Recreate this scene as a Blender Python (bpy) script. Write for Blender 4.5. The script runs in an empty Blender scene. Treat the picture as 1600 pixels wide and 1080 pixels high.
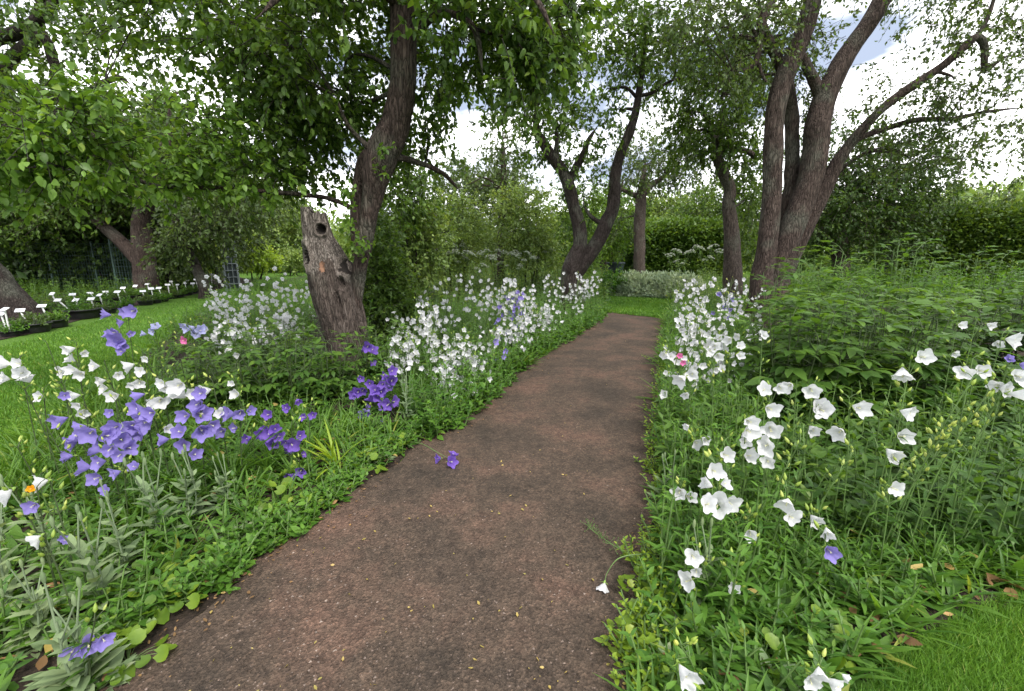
import bpy, math, random
import numpy as np
R_ = math.radians
rng = np.random.default_rng(7)
random.seed(7)
sc = bpy.context.scene
C = sc.collection

# ------------------------------------------------------------------ camera, sky, sun, exposure
H = 1.10            # eye height
F = 700.0           # focal length in pixels of a 1600 x 1080 frame
PITCH = math.atan(145 / F)
CP, SP = math.cos(PITCH), math.sin(PITCH)
cam = bpy.data.objects.new('camera', bpy.data.cameras.new('camera'))
C.objects.link(cam)
cam.location = (0, 0, H)
cam.rotation_euler = (math.pi / 2 - PITCH, 0, 0)
cam.data.sensor_width = 36
cam.data.lens = 36 * F / 1600
cam.data.clip_start = 0.02
cam.data.clip_end = 2000
sc.camera = cam

SUN_EL, SUN_AZ = R_(52), R_(150)
world = bpy.data.worlds.new('World')
sc.world = world
world.use_nodes = True
wt = world.node_tree
wt.nodes.clear()
def wn(t, **k):
    n = wt.nodes.new(t)
    for a, b in k.items():
        setattr(n, a, b)
    return n
w_out = wn('ShaderNodeOutputWorld'); w_bg = wn('ShaderNodeBackground')
w_sky = wn('ShaderNodeTexSky', sky_type='NISHITA', sun_disc=False, sun_elevation=SUN_EL, sun_rotation=SUN_AZ)
w_tc = wn('ShaderNodeTexCoord'); w_map = wn('ShaderNodeMapping')
w_map.inputs['Scale'].default_value = (1.0, 1.0, 2.6)
w_map.inputs['Location'].default_value = (0.35, 0.2, 0.1)
w_n = wn('ShaderNodeTexNoise'); w_n.inputs['Scale'].default_value = 2.1
w_n.inputs['Detail'].default_value = 7; w_n.inputs['Roughness'].default_value = 0.55
w_r = wn('ShaderNodeValToRGB')
w_r.color_ramp.elements[0].position = 0.16; w_r.color_ramp.elements[1].position = 0.28
w_n2 = wn('ShaderNodeTexNoise'); w_n2.inputs['Scale'].default_value = 3.3; w_n2.inputs['Detail'].default_value = 6
w_r2 = wn('ShaderNodeValToRGB')
w_r2.color_ramp.elements[0].position = 0.40; w_r2.color_ramp.elements[0].color = (0.17, 0.20, 0.26, 1)
w_r2.color_ramp.elements[1].position = 0.58; w_r2.color_ramp.elements[1].color = (1.0, 1.0, 1.0, 1)
w_mul = wn('ShaderNodeVectorMath', operation='SCALE'); w_mul.inputs['Scale'].default_value = 9.5
w_mix = wn('ShaderNodeMixRGB')
L = wt.links.new
L(w_tc.outputs['Generated'], w_map.inputs['Vector']); L(w_map.outputs[0], w_n.inputs['Vector']); L(w_map.outputs[0], w_n2.inputs['Vector'])
L(w_n.outputs['Fac'], w_r.inputs[0]); L(w_n2.outputs['Fac'], w_r2.inputs[0]); L(w_r2.outputs[0], w_mul.inputs[0])
L(w_r.outputs[0], w_mix.inputs[0]); L(w_sky.outputs[0], w_mix.inputs[1]); L(w_mul.outputs[0], w_mix.inputs[2])
L(w_mix.outputs[0], w_bg.inputs['Color']); L(w_bg.outputs[0], w_out.inputs['Surface'])
w_bg.inputs['Strength'].default_value = 0.12

sd = bpy.data.lights.new('sun', 'SUN'); sd.energy = 1.4; sd.angle = R_(14); sd.color = (1.0, 0.95, 0.88)
sun = bpy.data.objects.new('sun', sd); C.objects.link(sun)
sun.rotation_euler = (math.pi / 2 - SUN_EL, 0, math.pi - SUN_AZ)
sun.location = (0, 0, 30)
sc.view_settings.view_transform = 'Standard'
sc.view_settings.look = 'None'
sc.view_settings.exposure = 1.65
sc.view_settings.gamma = 1
sc.render.engine = 'CYCLES'
sc.cycles.max_bounces = 8
sc.cycles.diffuse_bounces = 4
sc.cycles.glossy_bounces = 2
sc.cycles.transmission_bounces = 5
sc.cycles.use_denoising = True
sc.cycles.caustics_reflective = False
sc.cycles.caustics_refractive = False

# ------------------------------------------------------------------ pixel <-> world
def ray(px, py):
    x = (px - 800) / F; v = (540 - py) / F
    return np.array((x, CP + v * SP, -SP + v * CP))
def P(px, py, Y):                       # the point of that sight line at distance Y
    d = ray(px, py); return np.array((0, 0, H)) + d * (Y / d[1])
def G(px, py, z=0.0):                   # the point of that sight line on the ground
    d = ray(px, py); return np.array((0, 0, H)) + d * ((z - H) / d[2])
def m_per_px(px, py, Y):
    return Y / ray(px, py)[1] / F
def inside(pts, poly):
    x, y = pts[:, 0], pts[:, 1]; r = np.zeros(len(pts), bool); j = len(poly) - 1
    for i in range(len(poly)):
        xi, yi = poly[i][:2]; xj, yj = poly[j][:2]
        c = ((yi > y) != (yj > y)) & (x < (xj - xi) * (y - yi) / (yj - yi + 1e-12) + xi)
        r ^= c; j = i
    return r
def sample_poly(poly, n):
    p = np.array(poly, float)[:, :2]; lo, hi = p.min(0), p.max(0); out = []
    k = 0
    while k < n:
        q = rng.uniform(lo, hi, (n * 2 + 10, 2)); q = q[inside(q, p)]; out.append(q); k += len(q)
    return np.concatenate(out)[:n]
def G_many(px):
    return np.array([G(a, b) for a, b in px])

# ------------------------------------------------------------------ value noise
_tab = rng.random(4096)
def vnoise(p):
    p = np.asarray(p, float); i = np.floor(p).astype(np.int64); f = p - i; f = f * f * (3 - 2 * f)
    def h(a, b, c):
        return _tab[(a * 73856093 ^ b * 19349663 ^ c * 83492791) & 4095]
    x, y, z = i[:, 0], i[:, 1], i[:, 2]; r = 0
    for dx in (0, 1):
        for dy in (0, 1):
            for dz in (0, 1):
                w = (f[:, 0] if dx else 1 - f[:, 0]) * (f[:, 1] if dy else 1 - f[:, 1]) * (f[:, 2] if dz else 1 - f[:, 2])
                r = r + w * h(x + dx, y + dy, z + dz)
    return r

# ------------------------------------------------------------------ mesh builder
def unit(v):
    v = np.asarray(v, float); return v / (np.linalg.norm(v, axis=-1, keepdims=True) + 1e-12)
class MB:
    def __init__(s): s.V = []; s.F = []; s.M = []; s.n = 0
    def add(s, V, Fc, mi=0):
        V = np.asarray(V, float).reshape(-1, 3); Fc = np.asarray(Fc, np.int64)
        s.V.append(V); s.F.append(Fc + s.n); s.n += len(V)
        s.M.append(np.full(len(Fc), mi, np.int32) if np.isscalar(mi) else np.asarray(mi, np.int32))
    def data(s): return np.concatenate(s.V), s.F, s.M
    def mesh(s, name, mats, smooth=True):
        me = bpy.data.meshes.new(name)
        V = np.concatenate(s.V); me.vertices.add(len(V)); me.vertices.foreach_set('co', V.ravel())
        tot = np.concatenate([np.full(len(f), f.shape[1], np.int32) for f in s.F])
        lv = np.concatenate([f.ravel() for f in s.F]).astype(np.int32)
        me.loops.add(len(lv)); me.loops.foreach_set('vertex_index', lv)
        me.polygons.add(len(tot))
        me.polygons.foreach_set('loop_start', np.concatenate([[0], np.cumsum(tot)[:-1]]).astype(np.int32))
        me.polygons.foreach_set('loop_total', tot)
        me.polygons.foreach_set('material_index', np.concatenate(s.M).astype(np.int32))
        me.polygons.foreach_set('use_smooth', np.full(len(tot), smooth, bool))
        for m in (mats if isinstance(mats, (list, tuple)) else [mats]): me.materials.append(m)
        me.update(calc_edges=True); return me
    def build(s, name, mats, parent=None, smooth=True):
        return link(name, s.mesh(name, mats, smooth), parent)
def link(name, me, parent=None):
    o = bpy.data.objects.new(name, me); C.objects.link(o)
    if parent is not None: o.parent = parent
    return o
def tag(o, label=None, cat=None, group=None, kind=None):
    if label: o['label'] = label
    if cat: o['category'] = cat
    if group: o['group'] = group
    if kind: o['kind'] = kind
    return o
def thing(name, label, cat, loc=(0, 0, 0), group=None):
    o = bpy.data.objects.new(name, None); o.empty_display_size = 0.1; C.objects.link(o)
    o.location = [float(a) for a in loc]
    return tag(o, label, cat, group)
def dup(o, parent=None):
    c = o.copy(); C.objects.link(c)
    if parent is not None: c.parent = parent
    for ch in list(o.children): dup(ch, c)
    return c

def frames(d, up=(0, 0, 1), roll=None):          # columns X, Y(=d), Z(normal)
    d = unit(d); n = len(d); up = np.broadcast_to(np.asarray(up, float), (n, 3))
    x = np.cross(d, up); bad = np.linalg.norm(x, axis=1) < 1e-3
    x[bad] = np.cross(d[bad], (0.3, 1, 0.2)); x = unit(x); z = np.cross(x, d)
    if roll is not None:
        c, s = np.cos(roll)[:, None], np.sin(roll)[:, None]; x, z = x * c + z * s, z * c - x * s
    return np.stack([x, d, z], 2)
def inst(T, M, pos, scale):                       # copies of a template (V, F) -> V, F
    V, Fc = T; n = len(pos); scale = np.asarray(scale, float)
    if scale.ndim == 1: scale = np.repeat(scale[:, None], 3, 1)
    W = np.einsum('nij,nvj->nvi', M, V[None] * scale[:, None, :]) + pos[:, None, :]
    FF = Fc[None] + (np.arange(n) * len(V))[:, None, None]
    return W.reshape(-1, 3), FF.reshape(-1, Fc.shape[1])
def catmull(pts, n):
    p = np.asarray(pts, float); p = np.vstack([2 * p[0] - p[1], p, 2 * p[-1] - p[-2]])
    t = np.linspace(0, len(p) - 3 - 1e-6, n); i = t.astype(int); f = (t - i)[:, None]
    a, b, c, d = p[i], p[i + 1], p[i + 2], p[i + 3]
    return 0.5 * (2 * b + (c - a) * f + (2 * a - 5 * b + 4 * c - d) * f ** 2 + (3 * b - a - 3 * c + d) * f ** 3)
def tube(pts, rad, seg=8, cap=True, ref=None):
    pts = np.asarray(pts, float); n = len(pts); t = unit(np.gradient(pts, axis=0))
    x = np.cross(t[0], (0.31, 0.9, 0.2) if ref is None else ref); x = unit(x[None])[0]; X = [x]
    for i in range(1, n):
        x = X[-1] - t[i] * (X[-1] @ t[i]); X.append(x / np.linalg.norm(x))
    X = np.array(X); Yv = np.cross(t, X); a = np.linspace(0, 2 * np.pi, seg, endpoint=False)
    rad = np.broadcast_to(np.asarray(rad, float), (n,))
    V = pts[:, None] + rad[:, None, None] * (X[:, None] * np.cos(a)[None, :, None] + Yv[:, None] * np.sin(a)[None, :, None])
    i, j = np.meshgrid(np.arange(n - 1), np.arange(seg), indexing='ij'); k = (j + 1) % seg
    Fc = np.stack([i * seg + j, i * seg + k, (i + 1) * seg + k, (i + 1) * seg + j], -1).reshape(-1, 4)
    V = V.reshape(-1, 3)
    return V, Fc
def sticks(A, B, r0, r1, sag=0.0, k=3, seg=3):    # many thin curved stems at once
    n = len(A); t = np.linspace(0, 1, k)[None, :, None]
    pts = A[:, None] * (1 - t) + B[:, None] * t; pts[:, :, 2] += (sag * np.ones(n))[:, None] * (4 * t * (1 - t))[:, :, 0]
    d = unit(B - A); x = unit(np.cross(d, (0.3, 0.5, 0.77))); y = np.cross(d, x)
    a = np.linspace(0, 2 * np.pi, seg, endpoint=False)
    ring = x[:, None] * np.cos(a)[None, :, None] + y[:, None] * np.sin(a)[None, :, None]
    r = (np.asarray(r0) * np.ones(n))[:, None] * (1 - t[:, :, 0]) + (np.asarray(r1) * np.ones(n))[:, None] * t[:, :, 0]
    V = pts[:, :, None] + r[:, :, None, None] * ring[:, None]
    i, j = np.meshgrid(np.arange(k - 1), np.arange(seg), indexing='ij'); m = (j + 1) % seg
    f = np.stack([i * seg + j, i * seg + m, (i + 1) * seg + m, (i + 1) * seg + j], -1).reshape(-1, 4)
    FF = f[None] + (np.arange(n) * k * seg)[:, None, None]
    return V.reshape(-1, 3), FF.reshape(-1, 4)
def leaf(nseg=3, W=.4, fold=.2, droop=.15, peak=.4, power=1.0, wave=0.0):   # length 1 along +Y, normal +Z
    t = np.linspace(0, 1, nseg + 1); e = math.log(.5) / math.log(peak)
    w = np.maximum(np.sin(np.pi * t ** e) ** power, .03) * W / 2
    V = []
    for a, b in zip(t, w):
        z = -droop * a * a + wave * math.sin(a * 9)
        V += [(-b, a, z + fold * b), (0, a, z), (b, a, z + fold * b)]
    Fc = []
    for i in range(nseg):
        for j in (0, 1): Fc.append((3 * i + j, 3 * i + j + 1, 3 * i + j + 4, 3 * i + j + 3))
    return np.array(V, float), np.array(Fc)

# ------------------------------------------------------------------ materials
def nodes(name):
    m = bpy.data.materials.new(name); m.use_nodes = True; t = m.node_tree; t.nodes.clear()
    o = t.nodes.new('ShaderNodeOutputMaterial'); return m, t, o
def N(t, ty, ins=None, **k):
    n = t.nodes.new(ty)
    for a, b in k.items(): setattr(n, a, b)
    for a, b in (ins or {}).items():
        if hasattr(b, 'is_linked') and hasattr(b, 'node'): t.links.new(b, n.inputs[a])
        else: n.inputs[a].default_value = b
    return n
def ramp(t, fac, stops):
    r = t.nodes.new('ShaderNodeValToRGB'); t.links.new(fac, r.inputs[0]); e = r.color_ramp.elements
    while len(e) < len(stops): e.new(.5)
    for i, (p, c) in enumerate(stops): e[i].position = p; e[i].color = (*c, 1)
    return r.outputs[0]
def mix(t, fac, a, b, mode='MIX'):
    n = t.nodes.new('ShaderNodeMixRGB'); n.blend_type = mode
    for k, v in ((0, fac), (1, a), (2, b)):
        if hasattr(v, 'node'): t.links.new(v, n.inputs[k])
        else: n.inputs[k].default_value = v if k == 0 else (*v, 1)
    return n.outputs[0]
def leafmat(name, dark, light, accent=None, rough=.45, trans=.40, spec=.35, scale=1.5, back=1.25, tsat=1.0):
    m, t, o = nodes(name)
    geo = N(t, 'ShaderNodeNewGeometry'); tc = N(t, 'ShaderNodeTexCoord')
    stops = [(0, dark), (.8 if accent else 1, light)] + ([(.97, light), (1, accent)] if accent else [])
    col = ramp(t, geo.outputs['Random Per Island'], stops)
    nz = N(t, 'ShaderNodeTexNoise', {'Vector': geo.outputs['Position'], 'Scale': scale, 'Detail': 2.0})
    col = mix(t, 1.0, col, ramp(t, nz.outputs['Fac'], [(.3, (.78, .84, .8)), (.7, (1.2, 1.14, .98))]), 'MULTIPLY')
    bk = mix(t, 1.0, col, (back, back, back), 'MULTIPLY')
    col2 = mix(t, geo.outputs['Backfacing'], col, bk)
    p = N(t, 'ShaderNodeBsdfPrincipled', {'Base Color': col2, 'Roughness': rough, 'Specular IOR Level': spec})
    tcol = mix(t, 1.0, col, (1.7, 1.55 * tsat, .7), 'MULTIPLY')
    tr = N(t, 'ShaderNodeBsdfTranslucent', {'Color': tcol})
    mx = N(t, 'ShaderNodeMixShader', {0: trans, 1: p.outputs[0], 2: tr.outputs[0]})
    t.links.new(mx.outputs[0], o.inputs[0]); return m
def petalmat(name, c0, c1, trans=.4):
    m, t, o = nodes(name); geo = N(t, 'ShaderNodeNewGeometry')
    col = ramp(t, geo.outputs['Random Per Island'], [(0, c0), (1, c1)])
    nz = N(t, 'ShaderNodeTexNoise', {'Vector': geo.outputs['Position'], 'Scale': 60.0, 'Detail': 3.0})
    col = mix(t, 1.0, col, ramp(t, nz.outputs['Fac'], [(.3, (.9, .9, .92)), (.7, (1.04, 1.04, 1.04))]), 'MULTIPLY')
    p = N(t, 'ShaderNodeBsdfPrincipled', {'Base Color': col, 'Roughness': .6, 'Specular IOR Level': .2})
    tr = N(t, 'ShaderNodeBsdfTranslucent', {'Color': col})
    mx = N(t, 'ShaderNodeMixShader', {0: trans, 1: p.outputs[0], 2: tr.outputs[0]})
    t.links.new(mx.outputs[0], o.inputs[0]); return m
def barkmat(name, c0, c1, c2, scale=1.0, bump=.8):
    m, t, o = nodes(name); geo = N(t, 'ShaderNodeNewGeometry')
    mp = N(t, 'ShaderNodeMapping', {'Vector': geo.outputs['Position'], 'Scale': (34 * scale, 34 * scale, 6 * scale)})
    n1 = N(t, 'ShaderNodeTexNoise', {'Vector': mp.outputs[0], 'Scale': 1.0, 'Detail': 8.0, 'Roughness': .65, 'Distortion': .6})
    wob = N(t, 'ShaderNodeTexNoise', {'Vector': mp.outputs[0], 'Scale': .9, 'Detail': 4.0})
    wv = N(t, 'ShaderNodeVectorMath', {0: wob.outputs['Color'], 1: (2.2, 2.2, 2.2)}, operation='MULTIPLY')
    wa = N(t, 'ShaderNodeVectorMath', {0: mp.outputs[0], 1: wv.outputs[0]}, operation='ADD')
    v1 = N(t, 'ShaderNodeTexVoronoi', {'Vector': wa.outputs[0], 'Scale': 1.1}, feature='DISTANCE_TO_EDGE')
    n2 = N(t, 'ShaderNodeTexNoise', {'Vector': geo.outputs['Position'], 'Scale': 2.7, 'Detail': 4.0})
    col = ramp(t, n1.outputs['Fac'], [(.3, c0), (.55, c1), (.75, c2)])
    col = mix(t, ramp(t, n2.outputs['Fac'], [(.5, (0, 0, 0)), (.68, (.45, .45, .45))]), col, (.14, .155, .12))
    crack = ramp(t, v1.outputs['Distance'], [(0, (.30, .28, .27)), (.13, (1, 1, 1))])
    col = mix(t, 1.0, col, crack, 'MULTIPLY')
    hgt = mix(t, .5, n1.outputs['Fac'], ramp(t, v1.outputs['Distance'], [(0, (0, 0, 0)), (.25, (1, 1, 1))]))
    b = N(t, 'ShaderNodeBump', {'Height': hgt, 'Strength': bump, 'Distance': .035 / scale})
    p = N(t, 'ShaderNodeBsdfPrincipled', {'Base Color': col, 'Roughness': .9, 'Specular IOR Level': .2, 'Normal': b.outputs[0]})
    t.links.new(p.outputs[0], o.inputs[0]); return m
def plain(name, c, rough=.6, metal=0, noise=.12, scale=12.0, spec=.4):
    m, t, o = nodes(name); geo = N(t, 'ShaderNodeNewGeometry')
    nz = N(t, 'ShaderNodeTexNoise', {'Vector': geo.outputs['Position'], 'Scale': scale, 'Detail': 4.0})
    a = 1 - noise * 2; b = 1 + noise
    col = mix(t, 1.0, c, ramp(t, nz.outputs['Fac'], [(.3, (a, a, a)), (.7, (b, b, b))]), 'MULTIPLY')
    p = N(t, 'ShaderNodeBsdfPrincipled', {'Base Color': col, 'Roughness': rough, 'Metallic': metal, 'Specular IOR Level': spec})
    t.links.new(p.outputs[0], o.inputs[0]); return m
def soilmat(name, cols, grit=170.0, bump=.5):
    m, t, o = nodes(name); geo = N(t, 'ShaderNodeNewGeometry'); pos = geo.outputs['Position']
    big = N(t, 'ShaderNodeTexNoise', {'Vector': pos, 'Scale': 2.2, 'Detail': 5.0, 'Roughness': .6})
    mid = N(t, 'ShaderNodeTexNoise', {'Vector': pos, 'Scale': 26.0, 'Detail': 6.0, 'Roughness': .7})
    vo = N(t, 'ShaderNodeTexVoronoi', {'Vector': pos, 'Scale': grit, 'Randomness': 1.0})
    col = ramp(t, big.outputs['Fac'], [(.35, cols[0]), (.5, cols[1]), (.66, cols[2])])
    col = mix(t, 1.0, col, ramp(t, mid.outputs['Fac'], [(.3, (.65, .65, .66)), (.7, (1.3, 1.27, 1.24))]), 'MULTIPLY')
    col = mix(t, .75, col, mix(t, 1.0, col, ramp(t, N(t, 'ShaderNodeSeparateColor', {0: vo.outputs['Color']}).outputs[0], [(0, (.5, .5, .5)), (.8, (1.15, 1.12, 1.1)), (1, (1.7, 1.6, 1.55))]), 'MULTIPLY'))
    hgt = mix(t, .4, mid.outputs['Fac'], vo.outputs['Distance'])
    b = N(t, 'ShaderNodeBump', {'Height': hgt, 'Strength': bump, 'Distance': .012})
    p = N(t, 'ShaderNodeBsdfPrincipled', {'Base Color': col, 'Roughness': .92, 'Specular IOR Level': .2, 'Normal': b.outputs[0]})
    t.links.new(p.outputs[0], o.inputs[0]); return m
def lawnmat(name, a, b):
    m, t, o = nodes(name); geo = N(t, 'ShaderNodeNewGeometry'); pos = geo.outputs['Position']
    n1 = N(t, 'ShaderNodeTexNoise', {'Vector': pos, 'Scale': .9, 'Detail': 4.0}); n2 = N(t, 'ShaderNodeTexNoise', {'Vector': pos, 'Scale': 55.0, 'Detail': 5.0})
    col = mix(t, n1.outputs['Fac'], a, b)
    col = mix(t, 1.0, col, ramp(t, n2.outputs['Fac'], [(.3, (.5, .55, .5)), (.7, (1.3, 1.25, 1.2))]), 'MULTIPLY')
    bm = N(t, 'ShaderNodeBump', {'Height': n2.outputs['Fac'], 'Strength': .8, 'Distance': .02})
    p = N(t, 'ShaderNodeBsdfPrincipled', {'Base Color': col, 'Roughness': .9, 'Specular IOR Level': .15, 'Normal': bm.outputs[0]})
    t.links.new(p.outputs[0], o.inputs[0]); return m

M = dict(
    soil=soilmat('bed_soil', [(.018, .013, .010), (.03, .022, .017), (.045, .034, .026)], 120.0, .8),
    path=soilmat('path_soil', [(.044, .035, .027), (.069, .051, .038), (.104, .066, .049)], 150.0, .9),
    lawn=lawnmat('lawn', (.050, .115, .014), (.085, .165, .022)),
    grass=leafmat('grass_blade', (.045, .12, .014), (.11, .22, .032), (.25, .28, .09), trans=.3, spec=.25),
    bark=barkmat('orchard_bark', (.030, .021, .018), (.078, .056, .047), (.15, .12, .105)),
    bark_dark=barkmat('dark_bark', (.022, .017, .015), (.05, .038, .034), (.095, .08, .072)),
    bark_grey=barkmat('grey_bark', (.045, .034, .029), (.105, .082, .070), (.19, .16, .14), 1.3),
    deadwood=barkmat('weathered_deadwood', (.075, .063, .055), (.22, .188, .165), (.40, .355, .32), 1.3, 1.0),
    rot=plain('rotten_heartwood', (.012, .008, .006), .95), rawwood=plain('exposed_orange_wood', (.17, .09, .055), .85, 0, .3, 30),
    rim=barkmat('callus_rim', (.08, .066, .056), (.17, .143, .125), (.28, .245, .22), 1.5, .5),
    leaf_apple=leafmat('apple_leaves', (.042, .088, .014), (.095, .165, .028), (.16, .22, .045)),
    leaf_light=leafmat('light_apple_leaves', (.06, .125, .018), (.13, .23, .035), (.22, .28, .05)),
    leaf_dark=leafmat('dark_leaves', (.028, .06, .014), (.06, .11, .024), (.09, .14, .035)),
    leaf_grey=leafmat('dusty_leaves', (.045, .075, .022), (.085, .135, .04), (.13, .16, .06)),
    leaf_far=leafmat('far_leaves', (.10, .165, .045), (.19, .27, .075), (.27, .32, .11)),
    leaf_yew=leafmat('hedge_leaves', (.034, .075, .013), (.085, .14, .024), (.14, .18, .032)),
    leaf_peony=leafmat('broad_green_leaves', (.036, .088, .016), (.085, .165, .028), (.15, .23, .045), spec=.28, rough=.45),
    leaf_mid=leafmat('fresh_leaves', (.045, .12, .018), (.10, .21, .03), (.2, .29, .05), spec=.3),
    leaf_lance=leafmat('narrow_leaves', (.04, .105, .015), (.105, .21, .032), (.26, .28, .06), spec=.3, rough=.45),
    leaf_round=leafmat('round_leaves', (.075, .15, .014), (.19, .29, .030), (.30, .34, .05), spec=.45, scale=25.0),
    leaf_lime=leafmat('lime_leaves', (.13, .22, .016), (.24, .34, .035), (.36, .36, .05), spec=.4),
    leaf_silver=leafmat('felted_silver_leaves', (.105, .155, .08), (.19, .25, .14), (.27, .30, .2), rough=.9, trans=.15, spec=.1),
    leaf_santolina=leafmat('grey_shrub_leaves', (.24, .31, .22), (.42, .49, .38), rough=.9, trans=.15, spec=.1),
    leaf_feather=leafmat('feathery_leaves', (.08, .15, .03), (.165, .25, .06), (.24, .30, .09)),
    straw=leafmat('yellowed_leaves', (.26, .22, .06), (.38, .28, .10), (.3, .17, .07), trans=.25),
    dry=leafmat('dead_brown_leaves', (.10, .055, .025), (.22, .13, .06), (.4, .28, .12), trans=.1, rough=.8),
    stem=plain('green_stems', (.10, .17, .045), .55, 0, .2), stem_dark=plain('dark_stems', (.05, .075, .025), .6, 0, .2),
    stem_red=plain('reddish_stems', (.10, .065, .04), .6, 0, .2), stem_silver=plain('silver_stems', (.15, .20, .11), .9, 0, .1),
    white=petalmat('white_petals', (.64, .64, .65), (.78, .78, .79)),
    violet=petalmat('violet_petals', (.225, .18, .50), (.37, .31, .67)),
    purple=petalmat('purple_petals', (.15, .08, .40), (.26, .16, .56)),
    paleblue=petalmat('pale_blue_petals', (.34, .35, .60), (.48, .50, .68)),
    pink=petalmat('pink_petals', (.62, .12, .34), (.78, .3, .5)), orange=petalmat('orange_petals', (.85, .36, .015), (.9, .45, .02)),
    cream=petalmat('cream_umbels', (.42, .46, .36), (.6, .62, .54)), style=plain('cream_style', (.62, .62, .38), .6),
    bud=leafmat('green_buds', (.24, .34, .06), (.45, .5, .16), trans=.3), calyx=leafmat('calyx', (.13, .24, .04), (.26, .38, .09), trans=.2),
    pot=plain('black_plastic_pot', (.012, .012, .013), .45, 0, .15), potsoil=plain('potting_soil', (.03, .02, .015), .95, 0, .3, 80),
    plate=plain('white_label_plate', (.62, .63, .65), .35, 0, .03), stake=plain('pale_label_stake', (.62, .63, .62), .45, 0, .05),
    wire=plain('green_wire', (.05, .09, .075), .5), steel=plain('grey_gate_steel', (.30, .34, .36), .45, .3), mesh=plain('dark_mesh', (.04, .055, .06), .6),
    urn=plain('dark_blue_grey_urn', (.05, .06, .085), .5), chip=soilmat('grit', [(.10, .075, .06), (.17, .135, .115), (.26, .22, .19)], 300.0, .1),
)

# ------------------------------------------------------------------ ground, beds, path, lawns
def sheet(name, poly, z, mat, label=None, jitter=0.0, step=None):
    p = [np.array(q[:2], float) for q in poly]
    if step:
        out = []
        for i in range(len(p)):
            a, b = p[i], p[(i + 1) % len(p)]; n = max(1, min(60, int(np.linalg.norm(b - a) / step)))
            out += [a + (b - a) * k / n for k in range(n)]
        p = out
        q3 = np.array([(q[0] * 5, q[1] * 5, 3.3) for q in p]); n1 = vnoise(q3) - .5; n2 = vnoise(q3 * 3.1 + 7) - .5
        p = [q + jitter * np.array((a + .5 * b, b)) for q, a, b in zip(p, n1, n2)]
    import bmesh
    bm = bmesh.new(); bm.faces.new([bm.verts.new((q[0], q[1], z)) for q in p])
    bmesh.ops.triangulate(bm, faces=bm.faces[:]); bmesh.ops.recalc_face_normals(bm, faces=bm.faces[:])
    if bm.faces[:] and bm.faces[:][0].normal.z < 0: bmesh.ops.reverse_faces(bm, faces=bm.faces[:])
    me = bpy.data.meshes.new(name); bm.to_mesh(me); bm.free(); me.materials.append(mat)
    return tag(link(name, me), label, None, None, 'structure')
sheet('ground', [(-300, -60), (300, -60), (300, 500), (-300, 500)], 0, M['lawn'], 'wide green ground under the whole garden')
PATH_L = [(-180, 1330), (150, 1078), (345, 938), (420, 872), (500, 815), (590, 748), (680, 682), (760, 624), (820, 581), (880, 536), (930, 502), (953, 486)]
PATH_R = [(1041, 497), (1037, 520), (1033, 600), (1028, 700), (1022, 850), (1000, 950), (984, 1080), (950, 1330)]
gl = [G(*q) for q in PATH_L]; gr = [G(*q) for q in PATH_R]
gl = [np.array((-1.6, -1.2, 0))] + gl; gr = gr + [np.array((.35, -1.2, 0))]
far_l = [gl[-1] + np.array((-.5, .55, 0)), gl[-1] + np.array((-.2, 1.1, 0))]
LB = gl[1:] + [G(925, 472), G(960, 447), G(930, 432), G(640, 424), G(470, 432), G(380, 452), G(325, 476), G(255, 530), G(120, 632), G(0, 725), np.array((-3.0, .9, 0)), np.array((-2.4, -.3, 0)), np.array((-1.6, -.6, 0))]
RB = [gr[i] for i in range(len(gr) - 1)][::-1] + [G(1062, 462), G(1090, 440), G(1300, 428), np.array((14, 12, 0)), np.array((7, 3.2, 0)), G(1720, 872), G(1600, 925), G(1500, 968), G(1400, 1030), G(1335, 1085), np.array((.55, .55, 0))]
sheet('bed_soil', LB, .006, M['soil'], 'dark soil of the flower bed left of the path', .10, .12)
sheet('bed_soil', RB, .006, M['soil'], 'dark soil of the flower bed right of the path', .08, .12)
PATH = gl + far_l[:0] + [gl[-1] + np.array((-.9, .75, 0)), gl[-1] + np.array((-.3, .95, 0))] + gr
sheet('path', PATH, .011, M['path'], 'red brown bare earth garden path curving away between beds', .07, .06)
sheet('lawn', [G(935, 488)+np.array((-.5,.5,0)), G(990, 489), G(1046, 502), G(1120, 500), G(1120, 452), G(1040, 462), G(960, 455), G(900, 450)], .014, M['lawn'], 'bright mown grass strip across the end of the path', .05, .1)
back_bed = [G(-80, 548), G(60, 520), G(180, 485), G(330, 455), G(400, 440), G(340, 425), np.array((-22, 16, 0)), np.array((-14, 5.5, 0))]
sheet('nursery_ground', back_bed, .008, M['soil'], 'bare dark ground under the trees behind the potted plants', .1, .3)

def sample_px(poly, n):
    return G_many(sample_poly(poly, n))
def grass_blades(name, pts, L0, L1, w, label, lean=.5):
    n = len(pts); d = np.stack([rng.normal(0, lean, n), rng.normal(0, lean, n), np.ones(n)], 1)
    T = (np.array([(-.5, 0, 0), (.5, 0, 0), (.38, .55, .06), (-.38, .55, .06), (.05, 1, .22), (-.05, 1, .22)], float), np.array([(0, 1, 2, 3), (3, 2, 4, 5)]))
    Ln = rng.uniform(L0, L1, n); ww = w * np.ones(n)
    V, Fc = inst(T, frames(d, up=(0.2, -1, .1), roll=rng.uniform(0, 6.28, n)), pts, np.stack([ww, Ln, Ln], 1))
    mb = MB(); mb.add(V, Fc); return tag(mb.build(name, M['grass']), label, None, None, 'stuff')
def off(p, z): p = p.copy(); p[:, 2] = z; return p
corner = [(1325, 1100), (1440, 1003), (1510, 962), (1600, 922), (1700, 880), (1800, 1000), (1800, 1250), (1320, 1250)]
grass_blades('grass', off(sample_px(corner, 30000), .004), .022, .05, .0022, 'short green grass of the lawn corner beside the right bed', .55)
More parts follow.
